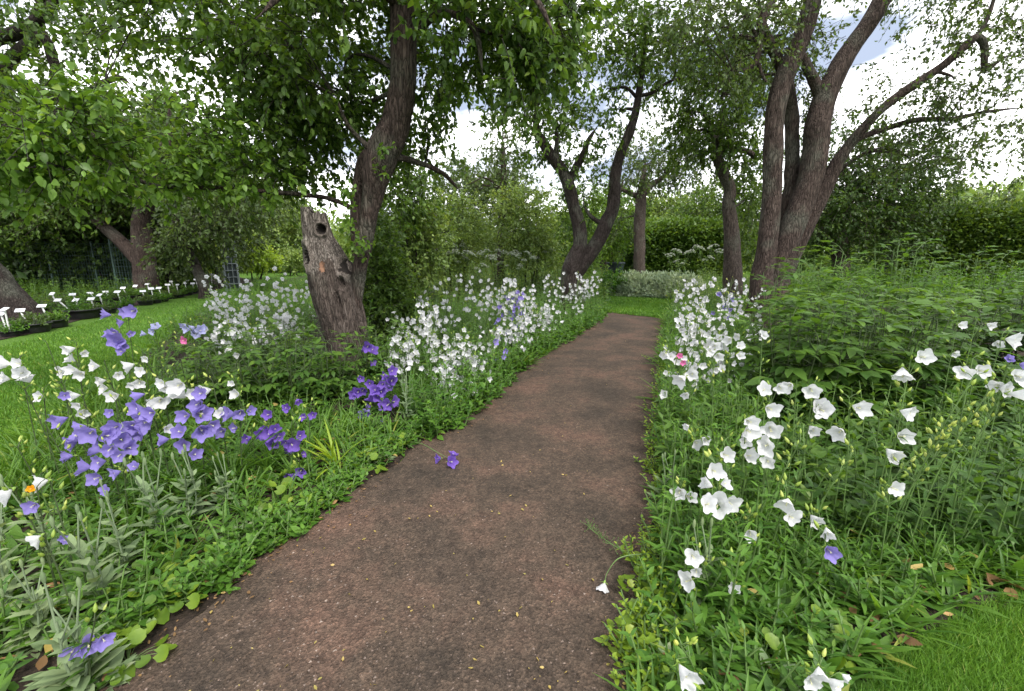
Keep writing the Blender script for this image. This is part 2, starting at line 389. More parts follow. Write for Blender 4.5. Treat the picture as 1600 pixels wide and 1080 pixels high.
leftlawn = [(-300, 610), (-60, 560), (60, 528), (200, 490), (330, 462), (420, 436), (480, 430), (380, 456), (325, 480), (255, 534), (120, 640), (0, 735), (-80, 800), (-300, 900)]
grass_blades('grass', off(sample_px(leftlawn, 75000), .004), .025, .05, .0075, 'mown green grass of the left lawn before the pots')
strip = [(930, 488), (1045, 500), (1110, 500), (1110, 455), (1040, 464), (960, 452), (930, 446)]
grass_blades('grass', off(sample_px(strip, 20000), .016), .03, .06, .012, 'bright mown grass at the far end of the path')

# grit, small stones, petals and bits lying on the path
def tri_chips(name, pts, s0, s1, mat, label, flat=.6):
    T = (np.array([(1, 0, 0), (-.5, .87, 0), (-.6, -.8, 0), (0.1, 0, .9)], float), np.array([(0, 1, 3, 3), (1, 2, 3, 3), (2, 0, 3, 3)])[:, :3])
    n = len(pts); s = s0 + (s1 - s0) * rng.random(n) ** 2.5; d = np.stack([rng.normal(0, 1, n), rng.normal(0, 1, n), rng.normal(0, .15, n)], 1)
    V, Fc = inst(T, frames(d), pts, np.stack([s * rng.uniform(.6, 1.2, n), s, s * flat], 1))
    mb = MB(); mb.add(V, Fc); return tag(mb.build(name, mat, None, False), label, None, None, 'stuff')
ppoly = PATH_L + PATH_R
tri_chips('grit', off(sample_px([(q[0] + (6 if i < 12 else -4), q[1]) for i, q in enumerate(ppoly)], 34000), .009), .0022, .011, M['path'], 'loose crumbs of dark soil scattered over the path')
tri_chips('gravel', off(sample_px(ppoly, 2600), .011), .0014, .0062, M['chip'], 'small pale stones scattered over the earth path', .5)
T_l = leaf(4, .5, .3, -.15, .42, .8, .03)
def litter(name, pts, s0, s1, mat, label):
    n = len(pts); d = np.stack([rng.normal(0, 1, n), rng.normal(0, 1, n), rng.normal(0, .12, n)], 1)
    V, Fc = inst(T_l, frames(d, roll=rng.normal(0, .5, n)), pts, rng.uniform(s0, s1, n)); mb = MB(); mb.add(V, Fc)
    return tag(mb.build(name, mat), label, None, None, 'stuff')
litter('leaf_litter', off(sample_px(ppoly, 260), .016), .004, .017, M['straw'], 'tiny yellow and pale bits of leaf lying on the path')
edge = [G(*q) for q in PATH_L]
ep = np.concatenate([[a + (b - a) * t + np.array((rng.normal(-.03, .09), rng.normal(0, .09), 0)) for t in rng.random(40)] for a, b in zip(edge[:-1], edge[1:])])
litter('leaf_litter', off(ep, .018), .006, .02, M['dry'], 'brown dead leaves collected along the left edge of the path')
edge = [G(*q) for q in PATH_R]
ep = np.concatenate([[a + (b - a) * t + np.array((rng.normal(.03, .04), rng.normal(0, .05), 0)) for t in rng.random(90)] for a, b in zip(edge[:-1], edge[1:])])
litter('leaf_litter', off(ep, .018), .006, .018, M['dry'], 'brown dead leaves along the right edge of the path')

# ------------------------------------------------------------------ trees
LEAF = leaf(2, .58, .22, .18, .42, .8); LEAF_FINE = leaf(4, .60, .25, .25, .42, .8, .02)
def bark_tube(path, seg=28, step=.04, amp=.06, seed=0., flare=0.0, lump=.10):
    """path: rows of (x, y, z, radius) -> ridged trunk surface"""
    p = np.asarray(path, float); Ltot = np.linalg.norm(np.diff(p[:, :3], axis=0), axis=1).sum()
    n = int(max(6, min(260, Ltot / step))); q = catmull(p, n); V, Fc = tube(q[:, :3], q[:, 3], seg)
    cen = np.repeat(q[:, :3], seg, 0); r = np.repeat(q[:, 3], seg); o = (V - cen) / r[:, None]; r = r * np.repeat(np.clip((1 - np.linspace(0, 1, n)) / .14, .12, 1), seg)
    a = np.tile(np.linspace(0, 2 * np.pi, seg, endpoint=False), n); s = np.repeat(np.linspace(0, Ltot, n), seg)
    ca, sa = np.cos(a), np.sin(a); rm = p[:, 3].mean()
    n1 = vnoise(np.stack([ca * 5 + seed, sa * 5, s / rm * .35 + seed], 1)) - .5
    n2 = vnoise(np.stack([ca * 11 + seed, sa * 11, s / rm * 1.0 + 9], 1)) - .5
    n3 = vnoise(np.stack([ca * 1.3 + seed, sa * 1.3, s / rm * .5 + 3], 1)) - .5
    k = 1 + amp * 1.6 * n1 + amp * n2 + lump * 2 * n3
    if flare:
        h = s / (rm * 1.3); k = k + flare * np.exp(-h) * (1 + .8 * np.cos(a * 5 + seed))
    return cen + o * (r * k)[:, None], Fc
def limb_path(pts, Y, rs=1.0):
    """pts: (px, py, width in px[, extra distance])"""
    out = []
    for q in pts:
        y = Y + (q[3] if len(q) > 3 else 0); p = P(q[0], q[1], y); out.append((*p, q[2] / 2 * m_per_px(q[0], q[1], y) * rs))
    return np.array(out)
KEEP = []
def project(p):
    r = p - np.array((0, 0, H)); z = r[:, 1] * CP - r[:, 2] * SP; u = r[:, 1] * SP + r[:, 2] * CP
    return 800 + F * r[:, 0] / z, 540 - F * u / z
def keep_clear(p):          # true where a twig would grow straight across a trunk that stands clear
    x, y = project(p); ok = np.ones(len(p), bool)
    for pts, Y, wd in KEEP:
        q = np.array([a[:2] for a in pts], float); o = np.argsort(q[:, 1]); cx = np.interp(y, q[o, 1], q[o, 0])
        ok &= ~((abs(x - cx) < wd) & (y > q[:, 1].min()) & (y < q[:, 1].max()) & (p[:, 1] < Y + .1))
    return ok
def crown_mesh(blobs, Y, leaf_size, seed, gap=.42, per=14, twig=.45, droop=.25, clear=True):
    """blobs: (px, py, rx px, ry px, extra distance, depth radius m, number of twigs)"""
    mb = MB(); S = []
    for b in blobs:
        y = Y + b[4]; c = P(b[0], b[1], y); k = m_per_px(b[0], b[1], y); n = int(b[6] * 1.9)
        u = unit(rng.normal(0, 1, (n, 3))) * (rng.random(n) ** .45)[:, None]
        p = c + u * np.array((b[2] * k, b[5], b[3] * k))
        fr = 2.2 / max(twig, .2)
        nz = vnoise(p * fr * .55 + seed) * .65 + vnoise(p * fr * 1.3 + seed * 2) * .35
        p = p[(nz > gap) & (keep_clear(p) | (not clear))]; out = unit(p - c + np.array((0, 0, .05)))
        S.append((p, out))
    p = np.concatenate([a for a, b in S]); out = np.concatenate([b for a, b in S]); n = len(p)
    d = unit(out * .7 + rng.normal(0, .55, (n, 3)) + np.array((0, 0, -droop)))
    Ln = twig * rng.uniform(.55, 1.25, n)
    e = p + d * Ln[:, None]; e[:, 2] -= droop * Ln * .35
    V, Fc = sticks(p, e, .006 * twig * 2, .0022 * twig * 2, .05 * Ln); mb.add(V, Fc, 1)
    t = rng.uniform(.1, 1.02, (n, per)); pos = p[:, None] * (1 - t)[..., None] + e[:, None] * t[..., None]
    pos = pos.reshape(-1, 3) + rng.normal(0, .012, (n * per, 3))
    dd = np.repeat(d, per, 0) * .5 + rng.normal(0, .6, (n * per, 3)) + np.array((0, 0, -.3))
    up = np.array((0, 0, 1.)) + rng.normal(0, .55, (n * per, 3))
    x = unit(np.cross(unit(dd), up)); z = np.cross(x, unit(dd)); Mx = np.stack([x, unit(dd), z], 2)
    sc_ = leaf_size * rng.uniform(.6, 1.2, n * per)
    V, Fc = inst(LEAF_FINE if Y < 5 else LEAF, Mx, pos, sc_); mb.add(V, Fc, 0)
    return mb, p
def branchlets(parent, limbs, targets, n, mat, r0=.03, name='branch'):
    if n == 0: return
    idx = rng.choice(len(targets), min(n, len(targets)), replace=False); allp = np.concatenate([l[len(l) // 3:] for l in limbs])
    for i in idx:
        tgt = targets[i]; dist = np.linalg.norm(allp[:, :3] - tgt, axis=1) + .6 * np.maximum(0, allp[:, 2] - tgt[2])
        a = allp[dist.argmin()]; Ld = np.linalg.norm(tgt - a[:3])
        if Ld < .15: continue
        md = (a[:3] + tgt) / 2 + rng.normal(0, .10, 3) * Ld + np.array((0, 0, .10 * Ld)); m2 = a[:3] * .25 + tgt * .75 + rng.normal(0, .07, 3) * Ld + np.array((0, 0, .06 * Ld))
        r = min(r0, a[3] * .6); q = catmull([a[:3], md, m2, tgt], 12); V, Fc = tube(q, np.linspace(r, r * .18, 12), 7)
        mb = MB(); mb.add(V, Fc); mb.build(name, mat, parent)
def tree(name, label, Y, limbs, blobs, leafmat_, bark, leaf_size=.07, gap=.42, per=14, twig=.45, droop=.25, nbranch=10, seed=None, group=None, seg=28, extra_lower=0.25, rb=.03):
    seed = seed if seed is not None else rng.uniform(0, 90); base = limb_path(limbs[0][:1], Y)[0]
    t = thing(name, label, 'tree', (0, 0, 0), group); ps = []
    for i, l in enumerate(limbs):
        lp = limb_path(l, Y)
        if i == 0 and lp[0, 2] > 0: lp = np.vstack([[lp[0, 0], lp[0, 1], -.05, lp[0, 3] * 1.12], lp])
        ps.append(lp); mb = MB(); mb.add(*bark_tube(lp, seg if i == 0 else 22, seed=seed + i * 3, flare=.22 if i == 0 else 0))
        mb.build('trunk' if i == 0 else 'limb', bark, t)
    mb, tips = crown_mesh(blobs, Y, leaf_size, seed, gap, per, twig, droop)
    mb.build('crown', [leafmat_, bark], t)
    fine = [catmull(p, 30) for p in ps]
    branchlets(t, fine, tips, nbranch, bark, rb); return t

# the old snag tree by the path
SY = 4.25
KEEP.append(([(545, 470), (563, 405), (580, 320), (598, 242), (623, 177), (629, 90), (629, -40)], SY, 52))
KEEP.append(([(500, 320), (540, 560)], SY, 45))
KEEP.append(([(232, 460), (224, 380), (230, 318)], 12.3, 30)); KEEP.append(([(218, 410), (170, 360)], 12.3, 12))
KEEP.append(([(1195, 470), (1204, 300), (1215, 130)], 6.9, 22)); KEEP.append(([(1230, 470), (1258, 320), (1280, 170), (1330, 72), (1380, 0)], 6.9, 24)); KEEP.append(([(1262, 335), (1287, 290), (1325, 228), (1420, 138), (1500, 75)], 6.9, 10))
KEEP.append(([(893, 440), (905, 355), (880, 270), (845, 215)], 8.6, 14)); KEEP.append(([(900, 440), (947, 350), (962, 270), (984, 205), (1002, 110)], 8.6, 12)); KEEP.append(([(1144, 440), (1139, 318), (1121, 235)], 9.4, 15)); KEEP.append(([(1000, 420), (1001, 295)], 15, 12))
KEEP.append(([(358, 372), (358, 428)], 12.3, 17))
snag = thing('old_apple_tree', 'old leaning apple tree whose broken hollow snag stands beside its dark curved living limb', 'tree')
def snag_mesh():
    lp = limb_path([(548, 590, 64), (547, 566, 57), (542, 535, 60), (535, 500, 66), (526, 465, 69), (517, 430, 69), (507, 400, 58), (498, 375, 44), (492, 350, 39), (490, 331, 36)], SY)
    lp = np.vstack([[*(lp[0, :3] + np.array((0.01, 0, -.12))), lp[0, 3] * 1.2], lp])
    seg = 120; p = lp; n = 210; q = catmull(p, n); V, Fc = tube(q[:, :3], q[:, 3], seg, ref=(0, 1, 0))
    cen = np.repeat(q[:, :3], seg, 0); r = np.repeat(q[:, 3], seg); o = (V - cen) / r[:, None]; z = V[:, 2]
    a = np.arctan2(o[:, 0], -o[:, 1]); ca, sa = np.cos(a), np.sin(a)
    w = a + .25 * (vnoise(np.stack([ca * 2, sa * 2, z * 3], 1)) - .5)
    n1 = vnoise(np.stack([np.cos(w) * 5, np.sin(w) * 5, z * 1.6], 1)) - .5; n2 = vnoise(np.stack([np.cos(w) * 13, np.sin(w) * 13, z * 5], 1)) - .5
    n3 = vnoise(np.stack([ca * 1.6, sa * 1.6, z * 3 + 4], 1)) - .5; n4 = vnoise(np.stack([np.cos(w) * 26, np.sin(w) * 26, z * 12], 1)) - .5
    V = cen + o * (r * (1 + .20 * n1 + .10 * n2 + .22 * n3 + .05 * n4 + .28 * np.exp(-np.maximum(z, 0) / .1) * (.6 + .6 * np.cos(3 * a + 1))))[:, None]
    mi = np.zeros(len(V)); pxm = m_per_px(520, 400, SY)
    def dent(px, py, rx, ry, depth, rim, ang=0, side=(0, -1, 0), inner=1, rw=.28):
        c = P(px, py, SY - .2); k = pxm; d = np.array(side, float); front = (o @ d) > .05
        u = (V - c); ux = u[:, 0] * math.cos(ang) + u[:, 2] * math.sin(ang); uz = -u[:, 0] * math.sin(ang) + u[:, 2] * math.cos(ang)
        rho = np.sqrt((ux / (rx * k)) ** 2 + (uz / (ry * k)) ** 2); rho += .22 * (vnoise(np.stack([ux * 30, uz * 30, ux * 0], 1)) - .5)
        f = np.where(front, np.clip(1.15 - rho, 0, 1), 0); f = f * f * (3 - 2 * f); g = np.where(front, np.exp(-((rho - 1.15) / rw) ** 2), 0)
        V[:] = V - d[None] * (f * depth)[:, None] + d[None] * (g * rim)[:, None]
        if inner: mi[(rho < .85) & front] = inner
        if rim > .012: mi[(rho > .95) & (rho < 1.35) & front] = 3
    dent(493, 358, 6.5, 8.5, .11, .026)
    dent(499, 374, 3.5, 10, .03, .006, .25, inner=0)
    dent(536, 416, 10, 17, .15, .035, .15)
    dent(531, 444, 6, 13, .05, .012, -.1, inner=0)
    dent(474, 402, 8, 19, .10, .022, .12, (-.75, -.66, 0))
    dent(501, 418, 4, 9, .012, .0, 0, inner=2)
    dent(530, 480, 3, 30, .04, 0, .12, inner=0)
    # jagged broken top
    topz = q[-1, 2]; kk = np.clip((V[:, 2] - (topz - .10)) / .10, 0, 1); V[:, 2] += kk * (.05 * (vnoise(np.stack([ca * 4, sa * 4, z * 0 + 2], 1)) - .35) + .05 * sa * 0 - .035 * np.sin(a))
    fm = np.max(mi[Fc], axis=1).astype(int); fm = np.where((mi[Fc] == 1).sum(1) >= 2, 1, fm); fm = np.where((fm == 1) & ((mi[Fc] == 1).sum(1) < 2), 0, fm)
    fc = V[Fc].mean(1); hi = fc[:, 2] + .35 * (vnoise(np.stack([fc[:, 0] * 14, fc[:, 1] * 14, fc[:, 2] * 3], 1)) - .5) > 0.98; fm = np.where(fm == 0, np.where(hi, 0, 4), fm)
    ring = V[-seg:].copy(); c = ring.mean(0); r1 = c + (ring - c) * .72; r1[:, 2] -= .02; r2 = c + (ring - c) * .3; r2[:, 2] -= .13
    mb = MB(); mb.add(V, Fc, fm)
    W = np.vstack([ring, r1, r2]); ar = np.arange(seg); b = (ar + 1) % seg
    mb.add(W, np.vstack([np.stack([k * seg + ar, k * seg + b, (k + 1) * seg + b, (k + 1) * seg + ar], 1) for k in (0, 1)]), np.repeat([3, 1], seg))
    return mb
snag_mesh().build('trunk', [M['deadwood'], M['rot'], M['rawwood'], M['rim'], M['bark_grey']], snag)
live = limb_path([(551, 485, 26, .03), (559, 438, 22, .03), (565, 405, 21), (572, 370, 24), (580, 320, 30), (588, 275, 40), (598, 242, 49), (610, 212, 48), (623, 177, 42), (629, 130, 39), (630, 75, 39), (629, 20, 38), (627, -40, 37), (618, -130, 32), (600, -260, 25), (590, -420, 14)], SY)
mb = MB(); mb.add(*bark_tube(live, 40, .02, seed=4, amp=.08)); lt = mb.build('limb', M['bark'], snag)
lb = [live]
for pts, nm in (([(556, 400, 12, .12), (556, 345, 18, .14), (560, 300, 20, .14), (572, 255, 28, .08), (590, 235, 30, .02)], 'limb'),
                ([(586, 240, 12, -.05), (560, 215, 7, -.1), (540, 190, 6, -.2), (525, 150, 4, -.3)], 'branch'),
                ([(570, 335, 8, .14), (520, 312, 7, .2), (470, 304, 7, .05), (420, 300, 7, -.15), (350, 294, 7, -.3), (285, 293, 6, -.5), (230, 287, 6, -.65), (170, 255, 5, -.7), (115, 228, 4, -.8)], 'branch'),
                ([(628, 60, 18, 0), (690, 20, 14, -.2), (740, 45, 10, -.5), (755, 120, 5, -.6)], 'branch'),
                ([(629, 10, 20), (560, -40, 16, -.4), (470, -30, 12, -.9), (400, 30, 8, -1.1)], 'branch'),
                ([(626, -30, 18), (720, -60, 15, -.7), (820, -20, 10, -1.1), (870, 60, 6, -1.2)], 'branch'),
                ([(598, 245, 14, .1), (640, 250, 9, .5), (690, 270, 7, .8), (720, 300, 4, 1.0)], 'branch'),
                ([(612, -140, 20), (450, -180, 16, -1.), (250, -120, 12, -1.6), (120, -20, 8, -1.8)], 'branch')):
    lp = limb_path(pts, SY); lb.append(lp); mb = MB(); mb.add(*bark_tube(lp, 14, .03, seed=len(lb) * 2.)); mb.build(nm, M['bark'], snag)
blobs = [(330, 60, 140, 110, .2, .9, 260), (470, 60, 150, 120, .1, .9, 330), (420, 170, 130, 90, .4, .7, 230), (520, 170, 75, 110, .7, .5, 170), (560, 60, 90, 110, .9, .6, 140),
         (470, 250, 80, 40, .5, .6, 90), (650, 240, 60, 60, 1.1, .6, 90), (665, 170, 60, 70, 1.1, .6, 70), (720, 30, 90, 60, -.3, .6, 150), (800, 60, 80, 80, -.5, .6, 140), (855, 20, 60, 50, -.4, .5, 90), (690, 90, 50, 60, .2, .5, 70), 
         (400, -120, 330, 110, 0, 1.5, 500), (740, -140, 250, 110, 0, 1.2, 330)]
mb, tips = crown_mesh(blobs, SY, .062, 11., .48, 15, .36, .3); mb.build('crown', [M['leaf_apple'], M['bark_dark']], snag)
branchlets(snag, [catmull(l, 40) for l in lb], tips, 34, M['bark_dark'], .022)
mb, tips = crown_mesh([(60, 190, 130, 40, -1.2, .5, 90), (150, 225, 130, 45, -1.0, .5, 120), (270, 215, 90, 50, -.6, .5, 100), (40, 245, 90, 45, -1.2, .4, 70), (200, 270, 110, 25, -.7, .4, 60), (320, 280, 80, 25, -.4, .4, 50), (390, 265, 70, 35, -.1, .4, 60), (-90, 210, 90, 80, -1.2, .5, 70)], SY, .062, 3., .52, 12, .30, .12)
mb.build('lower_crown', [M['leaf_light'], M['bark_dark']], snag)
for bl in [(542, 352, 12, 46, -.16, .05, 9), (562, 385, 9, 22, -.22, .05, 5), (590, 250, 8, 34, -.25, .05, 4), (545, 320, 8, 18, -.2, .05, 4)]:
    mb, tips = crown_mesh([bl], SY, .048, 5., .0, 7, .13, -.5, False); mb.build('fresh_shoot', [M['leaf_light'], M['stem']], snag)

# other orchard trees
tree('orchard_tree', 'orchard tree with reddish forked trunk behind the row of potted plants', 12.3,
     [[(229, 458, 33), (227, 430, 30), (223, 380, 28), (222, 345, 26), (230, 315, 24), (250, 270, 22), (262, 220, 16), (265, 150, 10)], [(226, 415, 26), (205, 392, 22), (182, 372, 18), (150, 345, 14), (110, 320, 8)], [(228, 320, 22), (200, 270, 16), (160, 230, 10), (130, 180, 6)]],
     [(200, 250, 130, 70, 0, 1.0, 260), (330, 270, 110, 60, .3, 1., 170), (110, 300, 110, 40, 0, .8, 130), (60, 330, 90, 40, 0, .8, 90), (300, 170, 90, 60, .5, 1., 60), (160, 160, 80, 50, .5, .8, 60)], M['leaf_apple'], M['bark'], .12, .44, 14, .65, nbranch=14)
tree('leaning_tree', 'dark thick trunk leaning in from the left edge behind the first pots', 6.8,
     [[(38, 512, 60), (18, 480, 52), (-12, 440, 46), (-60, 370, 40), (-100, 250, 34), (-90, 120, 28), (-30, 70, 22), (40, 45, 17), (90, -5, 14), (120, -90, 8)],
      [(-95, 200, 24), (-20, 130, 20), (60, 60, 15), (85, 100, 14), (88, 130, 13), (110, 158, 12), (160, 130, 9), (190, 122, 7), (210, 140, 4)], [(62, 60, 12), (55, 20, 10), (100, -30, 8)], [(86, 125, 11), (84, 85, 9), (65, 40, 6)]],
     [(60, 150, 110, 50, -.2, .8, 60), (20, 30, 110, 50, -.2, .8, 60), (150, 40, 80, 60, .2, .8, 40), (60, 200, 110, 35, -.4, .7, 60), (-60, 120, 90, 150, 0, 1., 150), (190, 20, 50, 40, .5, .6, 20), (0, 240, 90, 40, -.3, .6, 70), (60, -110, 180, 70, 0, 1.2, 180)], M['leaf_apple'], M['bark_dark'], .085, .44, 13, .42, nbranch=16)
tree('slender_tree', 'slim dark stem leaning left beyond the pots under heavy drooping foliage', 11.0,
     [[(318, 445, 16), (300, 405, 14), (283, 370, 12), (272, 335, 11), (268, 300, 9), (262, 260, 5)]], [(310, 335, 65, 60, .2, .9, 220), (285, 388, 38, 36, .4, .6, 80), (400, 300, 60, 35, .4, .8, 80)], M['leaf_grey'], M['bark_dark'], .10, .36, 16, .6, .7, nbranch=6)
tree('forked_tree', 'dark vee shaped tree with two crooked limbs behind white bellflowers, left of path end', 8.6,
     [[(894, 452, 34), (893, 432, 34), (895, 415, 32), (906, 385, 24), (905, 355, 20), (897, 325, 19), (890, 295, 19), (880, 270, 18), (862, 245, 17), (848, 222, 15), (838, 200, 11), (840, 150, 7), (850, 90, 4)],
      [(895, 435, 24), (912, 410, 24), (930, 385, 23), (947, 350, 22), (957, 325, 20), (960, 300, 19), (962, 270, 17), (972, 235, 15), (984, 205, 14), (994, 170, 12), (1000, 130, 10), (1005, 80, 8), (1008, 40, 6), (1005, -20, 4)],
      [(889, 287, 13), (900, 262, 12), (912, 240, 11), (918, 222, 8), (935, 195, 4)], [(866, 250, 9), (870, 225, 7), (868, 195, 4)], [(996, 150, 6), (1020, 145, 5), (1045, 128, 4), (1075, 120, 3)], [(945, 352, 8), (925, 340, 6), (912, 322, 4)]],
     [(860, 120, 80, 100, 0, 1.0, 250), (930, 60, 80, 70, 0, 1., 190), (870, 210, 60, 50, 0, .7, 110), (960, 190, 40, 60, 0, .6, 40), (1020, 60, 60, 60, 0, .8, 110), (920, 300, 45, 50, .3, .6, 80), (800, 190, 40, 50, .2, .6, 60), (1000, 110, 70, 60, 0, .7, 60), (940, -80, 160, 80, 0, 1., 220)],
     M['leaf_apple'], M['bark_dark'], .085, .47, 13, .42, nbranch=22, rb=.035)
tree('bare_stemmed_tree', 'thin straight brown trunk with a small pale crown in the middle distance', 13.0,
     [[(782, 400, 11), (783, 365, 11), (785, 320, 11), (787, 275, 10), (786, 240, 8), (785, 200, 5)]], [(785, 235, 50, 40, 0, .7, 90), (770, 300, 35, 30, .3, .5, 30), (740, 300, 40, 30, .5, .6, 40)], M['leaf_grey'], M['bark'], .10, .42, 13, .5, nbranch=10)
tree('grey_trunk_tree', 'pale grey straight trunk in front of the middle hedge with one short forked limb', 15.0,
     [[(1000, 432, 18), (999, 400, 17), (1000, 350, 17), (1001, 310, 16), (1004, 290, 13), (1010, 240, 7)], [(1003, 305, 11), (1015, 292, 9), (1030, 281, 7), (1055, 262, 4)], [(998, 308, 9), (980, 300, 6), (960, 290, 3)]],
     [(1010, 255, 50, 45, 0, .9, 150), (1055, 245, 50, 40, 0, .9, 110), (980, 330, 25, 40, .5, .5, 30)], M['leaf_grey'], M['bark_grey'], .11, .38, 13, .6, nbranch=14)
tree('crooked_tree', 'single crooked brown trunk right of the path rising into dark hanging foliage', 9.4,
     [[(1144, 462, 30), (1144, 425, 26), (1143, 385, 24), (1141, 345, 22), (1139, 318, 19), (1140, 295, 17), (1131, 272, 17), (1121, 245, 16), (1122, 225, 16), (1128, 195, 12), (1130, 150, 8)], [(1123, 236, 10), (1140, 232, 9), (1170, 238, 9), (1185, 252, 6)], [(1122, 235, 10), (1113, 205, 8), (1095, 165, 5)]],
     [(1120, 165, 65, 65, 0, .9, 260), (1160, 220, 45, 60, .1, .7, 130), (1080, 215, 45, 45, .1, .7, 100), (1175, 300, 35, 70, .4, .5, 90), (1060, 120, 50, 50, 0, .7, 100), (1170, 110, 50, 60, .2, .7, 120), (1120, 60, 90, 50, .2, .8, 130)], M['leaf_apple'], M['bark_grey'], .085, .42, 14, .4, .6, nbranch=16)
tree('multi_stemmed_tree', 'large grey brown tree of several thick stems rising from one base in the right bed', 6.9,
     [[(1190, 475, 40), (1190, 440, 33), (1196, 400, 29), (1202, 350, 28), (1206, 300, 27), (1208, 250, 27), (1209, 200, 27), (1215, 155, 28), (1229, 115, 29), (1248, 70, 28), (1262, 30, 26), (1272, -20, 24), (1280, -120, 22), (1290, -260, 12)],
      [(1206, 470, 44, .08), (1214, 425, 38, .08), (1230, 375, 36, .08), (1250, 325, 35, .08), (1266, 280, 35, .08), (1275, 235, 35, .08), (1278, 195, 35, .08), (1288, 155, 33, .1), (1306, 115, 30, .1), (1332, 72, 27, .1), (1358, 35, 26, .1), (1380, -5, 25, .1), (1410, -80, 22, .1), (1440, -200, 12, .1)],
      [(1215, 440, 24, .36), (1226, 370, 23, .36), (1236, 290, 21, .36), (1238, 230, 20, .36), (1236, 170, 19, .36), (1225, 115, 17, .3), (1195, 50, 14, .3), (1180, -30, 8, .3)],
      [(1222, 430, 30, .36), (1245, 375, 30, .34), (1272, 325, 27, .3), (1295, 280, 23, .3), (1308, 255, 20, .25), (1325, 230, 16, .2), (1345, 205, 14, .1), (1378, 170, 13, 0), (1420, 138, 14, -.1), (1470, 105, 12, -.2), (1505, 75, 12, -.3), (1525, 59, 11, -.3), (1538, 72, 10, -.3), (1541, 108, 8, -.3), (1575, 88, 6, -.4), (1620, 98, 4, -.4)],
      [(1318, 236, 11, .2), (1345, 215, 9, .2), (1380, 203, 8, .2), (1430, 188, 8, .1), (1490, 186, 6, 0), (1540, 175, 5, -.1), (1620, 166, 4, -.2)],
      [(1285, 158, 16, .1), (1270, 122, 15, .06), (1254, 90, 14, .03), (1243, 70, 10, .0)],
      [(1206, -5, 12, -.15), (1190, 45, 10, -.2), (1183, 90, 9, -.2), (1170, 108, 6, -.2), (1145, 112, 4, -.2)], [(1183, 92, 7, -.2), (1190, 115, 5, -.2), (1200, 132, 3, -.2)], [(1525, 60, 7, -.3), (1540, 35, 6, -.3), (1555, -10, 5, -.3), (1565, -80, 4, -.3)], [(1265, 330, 9, .35), (1320, 260, 6, .6), (1380, 232, 5, .6), (1430, 250, 3, .6)]],
     [(1130, 60, 90, 70, -.1, .9, 170), (1210, 70, 70, 80, .4, .7, 150), (1100, 20, 80, 50, 0, .9, 110), (1250, 130, 40, 60, .6, .5, 45), (1300, -60, 120, 60, 0, 1., 160), (1480, 110, 90, 80, -.2, .8, 45), (1550, 60, 70, 70, -.3, .8, 90), (1560, 170, 70, 70, -.3, .8, 70), (1500, 230, 80, 40, 0, .6, 40), (1590, 250, 40, 60, 0, .6, 40), (1530, -40, 120, 60, -.3, .8, 130), (1390, 20, 60, 40, 0, .6, 12), (1420, 230, 60, 30, .2, .5, 40), (1660, 120, 70, 150, -.3, .8, 90), (1440, 140, 50, 28, -.1, .4, 26), (1495, 115, 50, 40, -.2, .5, 50), (1410, 196, 55, 25, .1, .4, 26), (1350, 190, 40, 25, .1, .4, 14), (1480, 185, 60, 25, 0, .4, 30), (1560, 20, 60, 40, -.3, .6, 40), (1100, -90, 150, 70, 0, 1., 180)],
     M['leaf_grey'], M['bark'], .062, .44, 12, .38, nbranch=34, rb=.03, seg=40)
tree('round_crowned_tree', 'dense round leafy tree with short brown trunk behind the tall green perennials', 12.0,
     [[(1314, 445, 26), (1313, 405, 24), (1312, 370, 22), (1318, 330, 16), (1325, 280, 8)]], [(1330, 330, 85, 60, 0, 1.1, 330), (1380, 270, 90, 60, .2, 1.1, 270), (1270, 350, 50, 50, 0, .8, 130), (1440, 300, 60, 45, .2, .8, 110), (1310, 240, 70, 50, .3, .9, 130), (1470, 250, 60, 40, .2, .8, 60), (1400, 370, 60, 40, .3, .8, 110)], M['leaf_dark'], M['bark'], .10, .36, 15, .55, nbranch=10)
tree('far_apple_tree', 'short leaning brown trunk under bright leaves near the distant urn', 17.0,
     [[(946, 428, 12), (940, 405, 11), (934, 385, 9), (940, 350, 6)]], [(950, 370, 40, 30, 0, .9, 110), (980, 350, 30, 30, 0, .7, 60), (930, 340, 40, 30, 0, .9, 80)], M['leaf_light'], M['bark'], .12, .38, 13, .6, nbranch=5)

# ------------------------------------------------------------------ shrubs, hedges, far woodland
def shrub(name, label, Y, blobs, mat, leaf_size=.08, gap=.34, per=14, twig=.4, droop=.1, cat='shrub', group=None, nst=3, bark='bark_dark'):
    t = thing(name, label, cat, (0, 0, 0), group); mb, tips = crown_mesh(blobs, Y, leaf_size, rng.uniform(0, 90), gap, per, twig, droop); mb.build('foliage', [M[mat], M[bark]], t)
    c = P(blobs[0][0], blobs[0][1], Y)
    for k in range(nst):
        tp = tips[rng.integers(len(tips))]; b = np.array((c[0] + rng.normal(0, .12), Y + blobs[0][4] + rng.normal(0, .12), -.03))
        q = catmull([b, b * .5 + tp * .5 + rng.normal(0, .06, 3), tp], 9); mb = MB(); mb.add(*tube(q, np.linspace(.03, .008, 9), 7)); mb.build('stem', M[bark], t)
    return t
G1 = 'shrubs and trees behind the potted plants'
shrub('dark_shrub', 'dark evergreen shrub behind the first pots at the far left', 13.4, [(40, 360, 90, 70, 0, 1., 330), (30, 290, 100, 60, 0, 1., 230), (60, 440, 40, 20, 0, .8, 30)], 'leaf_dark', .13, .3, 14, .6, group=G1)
shrub('dark_shrub', 'dark shaded shrub between the reddish forked trunk and the far left shrub', 13.6, [(150, 350, 70, 70, 0, 1., 280), (160, 280, 90, 60, 0, 1., 200), (120, 400, 50, 30, .3, .8, 110)], 'leaf_dark', .13, .3, 14, .6, group=G1)
